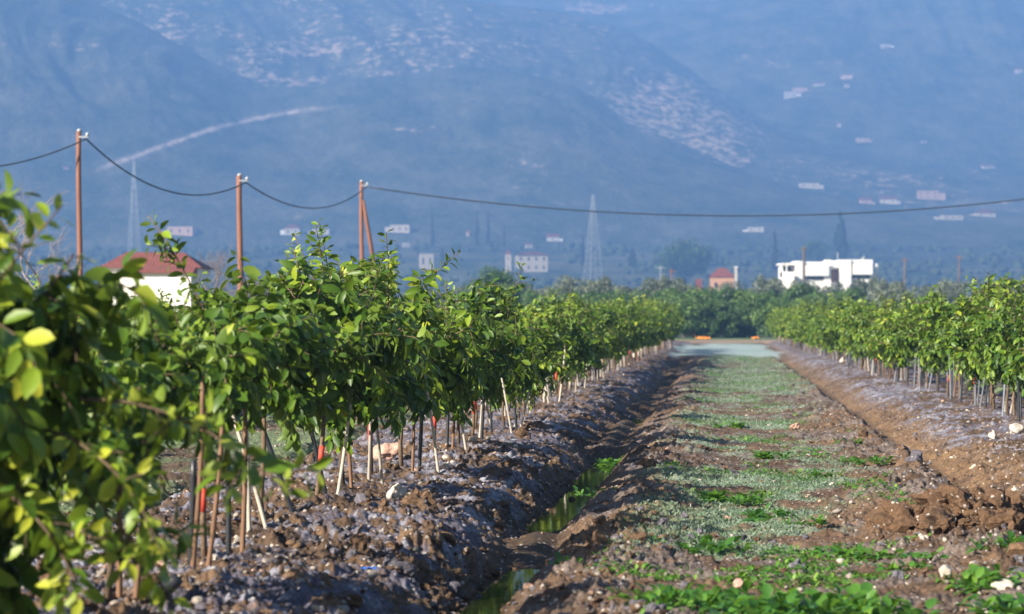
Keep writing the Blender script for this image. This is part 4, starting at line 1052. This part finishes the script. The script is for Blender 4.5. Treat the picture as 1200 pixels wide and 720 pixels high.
for a in [
 (641, 655, 274, 283, 'small white house with a pink roof above the two storey house', 'white', 'gable', 1, .45, 2),
 (333, 351, 263, 276, 'white house with a peaked roof seen above the second cable sag', 'white', 'hip', 1, .35, 3),
 (195, 226, 266, 276, 'long low pinkish building behind the arching citrus shoot', 'pink', 'flat', 1, .2, 6),
 (365, 386, 269, 275, 'flat pale building between the white peaked house and the strutted pole', 'cream', 'flat', 1, .2, 4),
 (457, 480, 264, 273, 'low pale house row just past the strutted pole', 'cream', 'flat', 1, .25, 5),
 (546, 550, 270, 277, 'tiny orange tinted house close before the tall cypresses', 'pink', 'gable', 1, .35, 1),
 (616, 624, 285, 291, 'little white house just above the roof of the two storey house', 'cream', 'gable', 1, .3, 2),
 (472, 480, 285, 290, 'tiny white house above the cream cottage', 'white', 'flat', 1, .3, 1),
 (1075, 1100, 224, 234, 'pinkish two storey house touching the long cable span', 'pink', 'flat', 2, .2, 5),
 (1031, 1051, 230, 239, 'pale house with an orange roof just before the pinkish one at the cable', 'cream', 'gable', 1, .4, 4),
 (1009, 1022, 231, 239, 'smaller pinkish house first in the trio along the cable', 'pink', 'gable', 1, .4, 2),
 (1144, 1167, 245, 254, 'pink roofed house below the end of the cable span', 'cream', 'hip', 1, .5, 4),
 (1105, 1129, 253, 258, 'long low whitish building below the pinkish houses', 'cream', 'flat', 1, .2, 5),
 (876, 895, 267, 272, 'long low white building above the pointed cypress', 'white', 'flat', 1, .2, 4),
 (1152, 1166, 192, 198, 'small cream house on the slope above the cable end', 'cream', 'gable', 1, .4, 2),
 (936, 960, 215, 221, 'faint pale house row on the slope below the rocky spur', 'cream', 'flat', 1, .2, 4),
 (919, 934, 108, 115, 'white slab shaped building low in the hillside hamlet', 'white', 'flat', 1, .2, 3),
 (929, 946, 103, 109, 'pinkish building above the white slab in the hillside hamlet', 'pink', 'flat', 1, .2, 3),
 (956, 967, 96, 101, 'small pale house in the middle of the hillside hamlet', 'cream', 'gable', 1, .4, 2),
 (987, 999, 88, 93, 'topmost orange tinted house of the hillside hamlet', 'pink', 'flat', 1, .2, 2),
 (990, 996, 97, 103, 'small white house under the topmost orange tinted one', 'cream', 'gable', 1, .4, 1),
 (1033, 1044, 52, 56, 'lone white building high on the far slope', 'white', 'flat', 1, .2, 2),
 (1190, 1199, 79, 86, 'pale house high on the far slope at the picture edge', 'cream', 'gable', 1, .4, 2),
 (981, 986, 143, 149, 'tiny pale hut below the hillside hamlet', 'cream', 'gable', 1, .4, 1),
 (1080, 1087, 164, 168, 'tiny white house on the middle of the far slope', 'white', 'gable', 1, .4, 1),
 (1004, 1019, 162, 167, 'low pink building on the far slope above the rocky spur', 'pink', 'flat', 1, .2, 3),
 (74, 80, 195, 199, 'tiny bright house beside the tallest slim pole', 'pink', 'gable', 1, .4, 1)]:
    house('village_house', a[0], a[1], a[2], a[3], a[4], a[5], a[6], None, a[7], a[8], random.uniform(-.2, .2), group=FH, nwin=(a[9]+1)//2)

# fallen oranges at the foot of the grove
for px, py, n, w, lab in [(824, 397.5, 60, .34, 'bright orange spread of fallen fruit at the foot of the grove'), (886, 397, 18, .2, 'smaller orange spread of fallen fruit nearer the row above the ochre bank')]:
    Y = 176.; x = (px-600)/F*Y
    r = np.random.default_rng(int(px))
    V, f, nb = lumps(r.normal(0, w*.55, n), r.normal(0, .9, n), r.uniform(.035, .05, n)*1.6, 1, r, sink=.1, flatz=1, jag=.03, zf=lambda a, b: 0.04*np.exp(-(a/w)**2-(b/1.2)**2))
    o = obj('fallen_oranges', mesh_np('fallen_oranges', V, [f], [M['orange']], True)); o.location = (x, Y, gz(x, Y)); tag(o, lab, 'fruit', kind='stuff')

# ------------------------------------------------------------------ haze
hz = MB().box(-3080, 3080, -60, 5160, -3, 690).build('haze', None)
m, nt, out = nodes('haze_air')
pv = N(nt, 'ShaderNodeVolumePrincipled', Density=.00044); pv.inputs['Color'].default_value = (.205, .41, .83, 1)
nt.links.new(pv.outputs[0], out.inputs['Volume'])
hz.data.materials.clear(); hz.data.materials.append(m)
tag(hz, 'blue morning haze filling the valley', 'haze', kind='stuff')

# ------------------------------------------------------------------ light, sky, camera
w = bpy.data.worlds.new('World'); scn.world = w; w.use_nodes = True
nt = w.node_tree; nt.nodes.clear()
sky = nt.nodes.new('ShaderNodeTexSky'); sky.sky_type = 'NISHITA'; sky.sun_disc = False
sky.sun_elevation = SUN_EL; sky.sun_rotation = SUN_AZ % (2*math.pi); sky.air_density = 1.2; sky.dust_density = 1.0; sky.ozone_density = 2.0
bg = nt.nodes.new('ShaderNodeBackground'); bg.inputs[1].default_value = .05
wo = nt.nodes.new('ShaderNodeOutputWorld'); nt.links.new(sky.outputs[0], bg.inputs[0]); nt.links.new(bg.outputs[0], wo.inputs[0])
sd = bpy.data.lights.new('sun', 'SUN'); sd.energy = 5.0; sd.angle = math.radians(.5); sd.color = (1, .91, .77)
so = bpy.data.objects.new('sun', sd); COL.objects.link(so)
dv = Vector((math.sin(SUN_AZ)*math.cos(SUN_EL), math.cos(SUN_AZ)*math.cos(SUN_EL), math.sin(SUN_EL)))
so.rotation_euler = dv.to_track_quat('Z', 'Y').to_euler(); so.location = (-40, -30, 60)

cd = bpy.data.cameras.new('camera'); cam = bpy.data.objects.new('camera', cd); COL.objects.link(cam)
cd.sensor_width = 36; cd.lens = 90; cd.clip_start = .1; cd.clip_end = 9000
cam.location = (0, 0, CAMZ); cam.rotation_euler = (math.pi/2+math.atan((HOR-360)/F), 0, 0)
cd.dof.use_dof = True; cd.dof.focus_distance = 23; cd.dof.aperture_fstop = 3.3
scn.camera = cam
vs = scn.view_settings; scn.display_settings.display_device = 'sRGB'
vs.view_transform = 'Standard'; vs.look = 'None'; vs.gamma = 1; vs.use_curve_mapping = False; vs.exposure = 1.35
cy = scn.cycles
cy.use_denoising = True; cy.denoiser = 'OPENIMAGEDENOISE'; cy.max_bounces = 6; cy.diffuse_bounces = 3; cy.glossy_bounces = 2
cy.transmission_bounces = 3; cy.transparent_max_bounces = 6; cy.volume_bounces = 1; cy.sample_clamp_indirect = 4
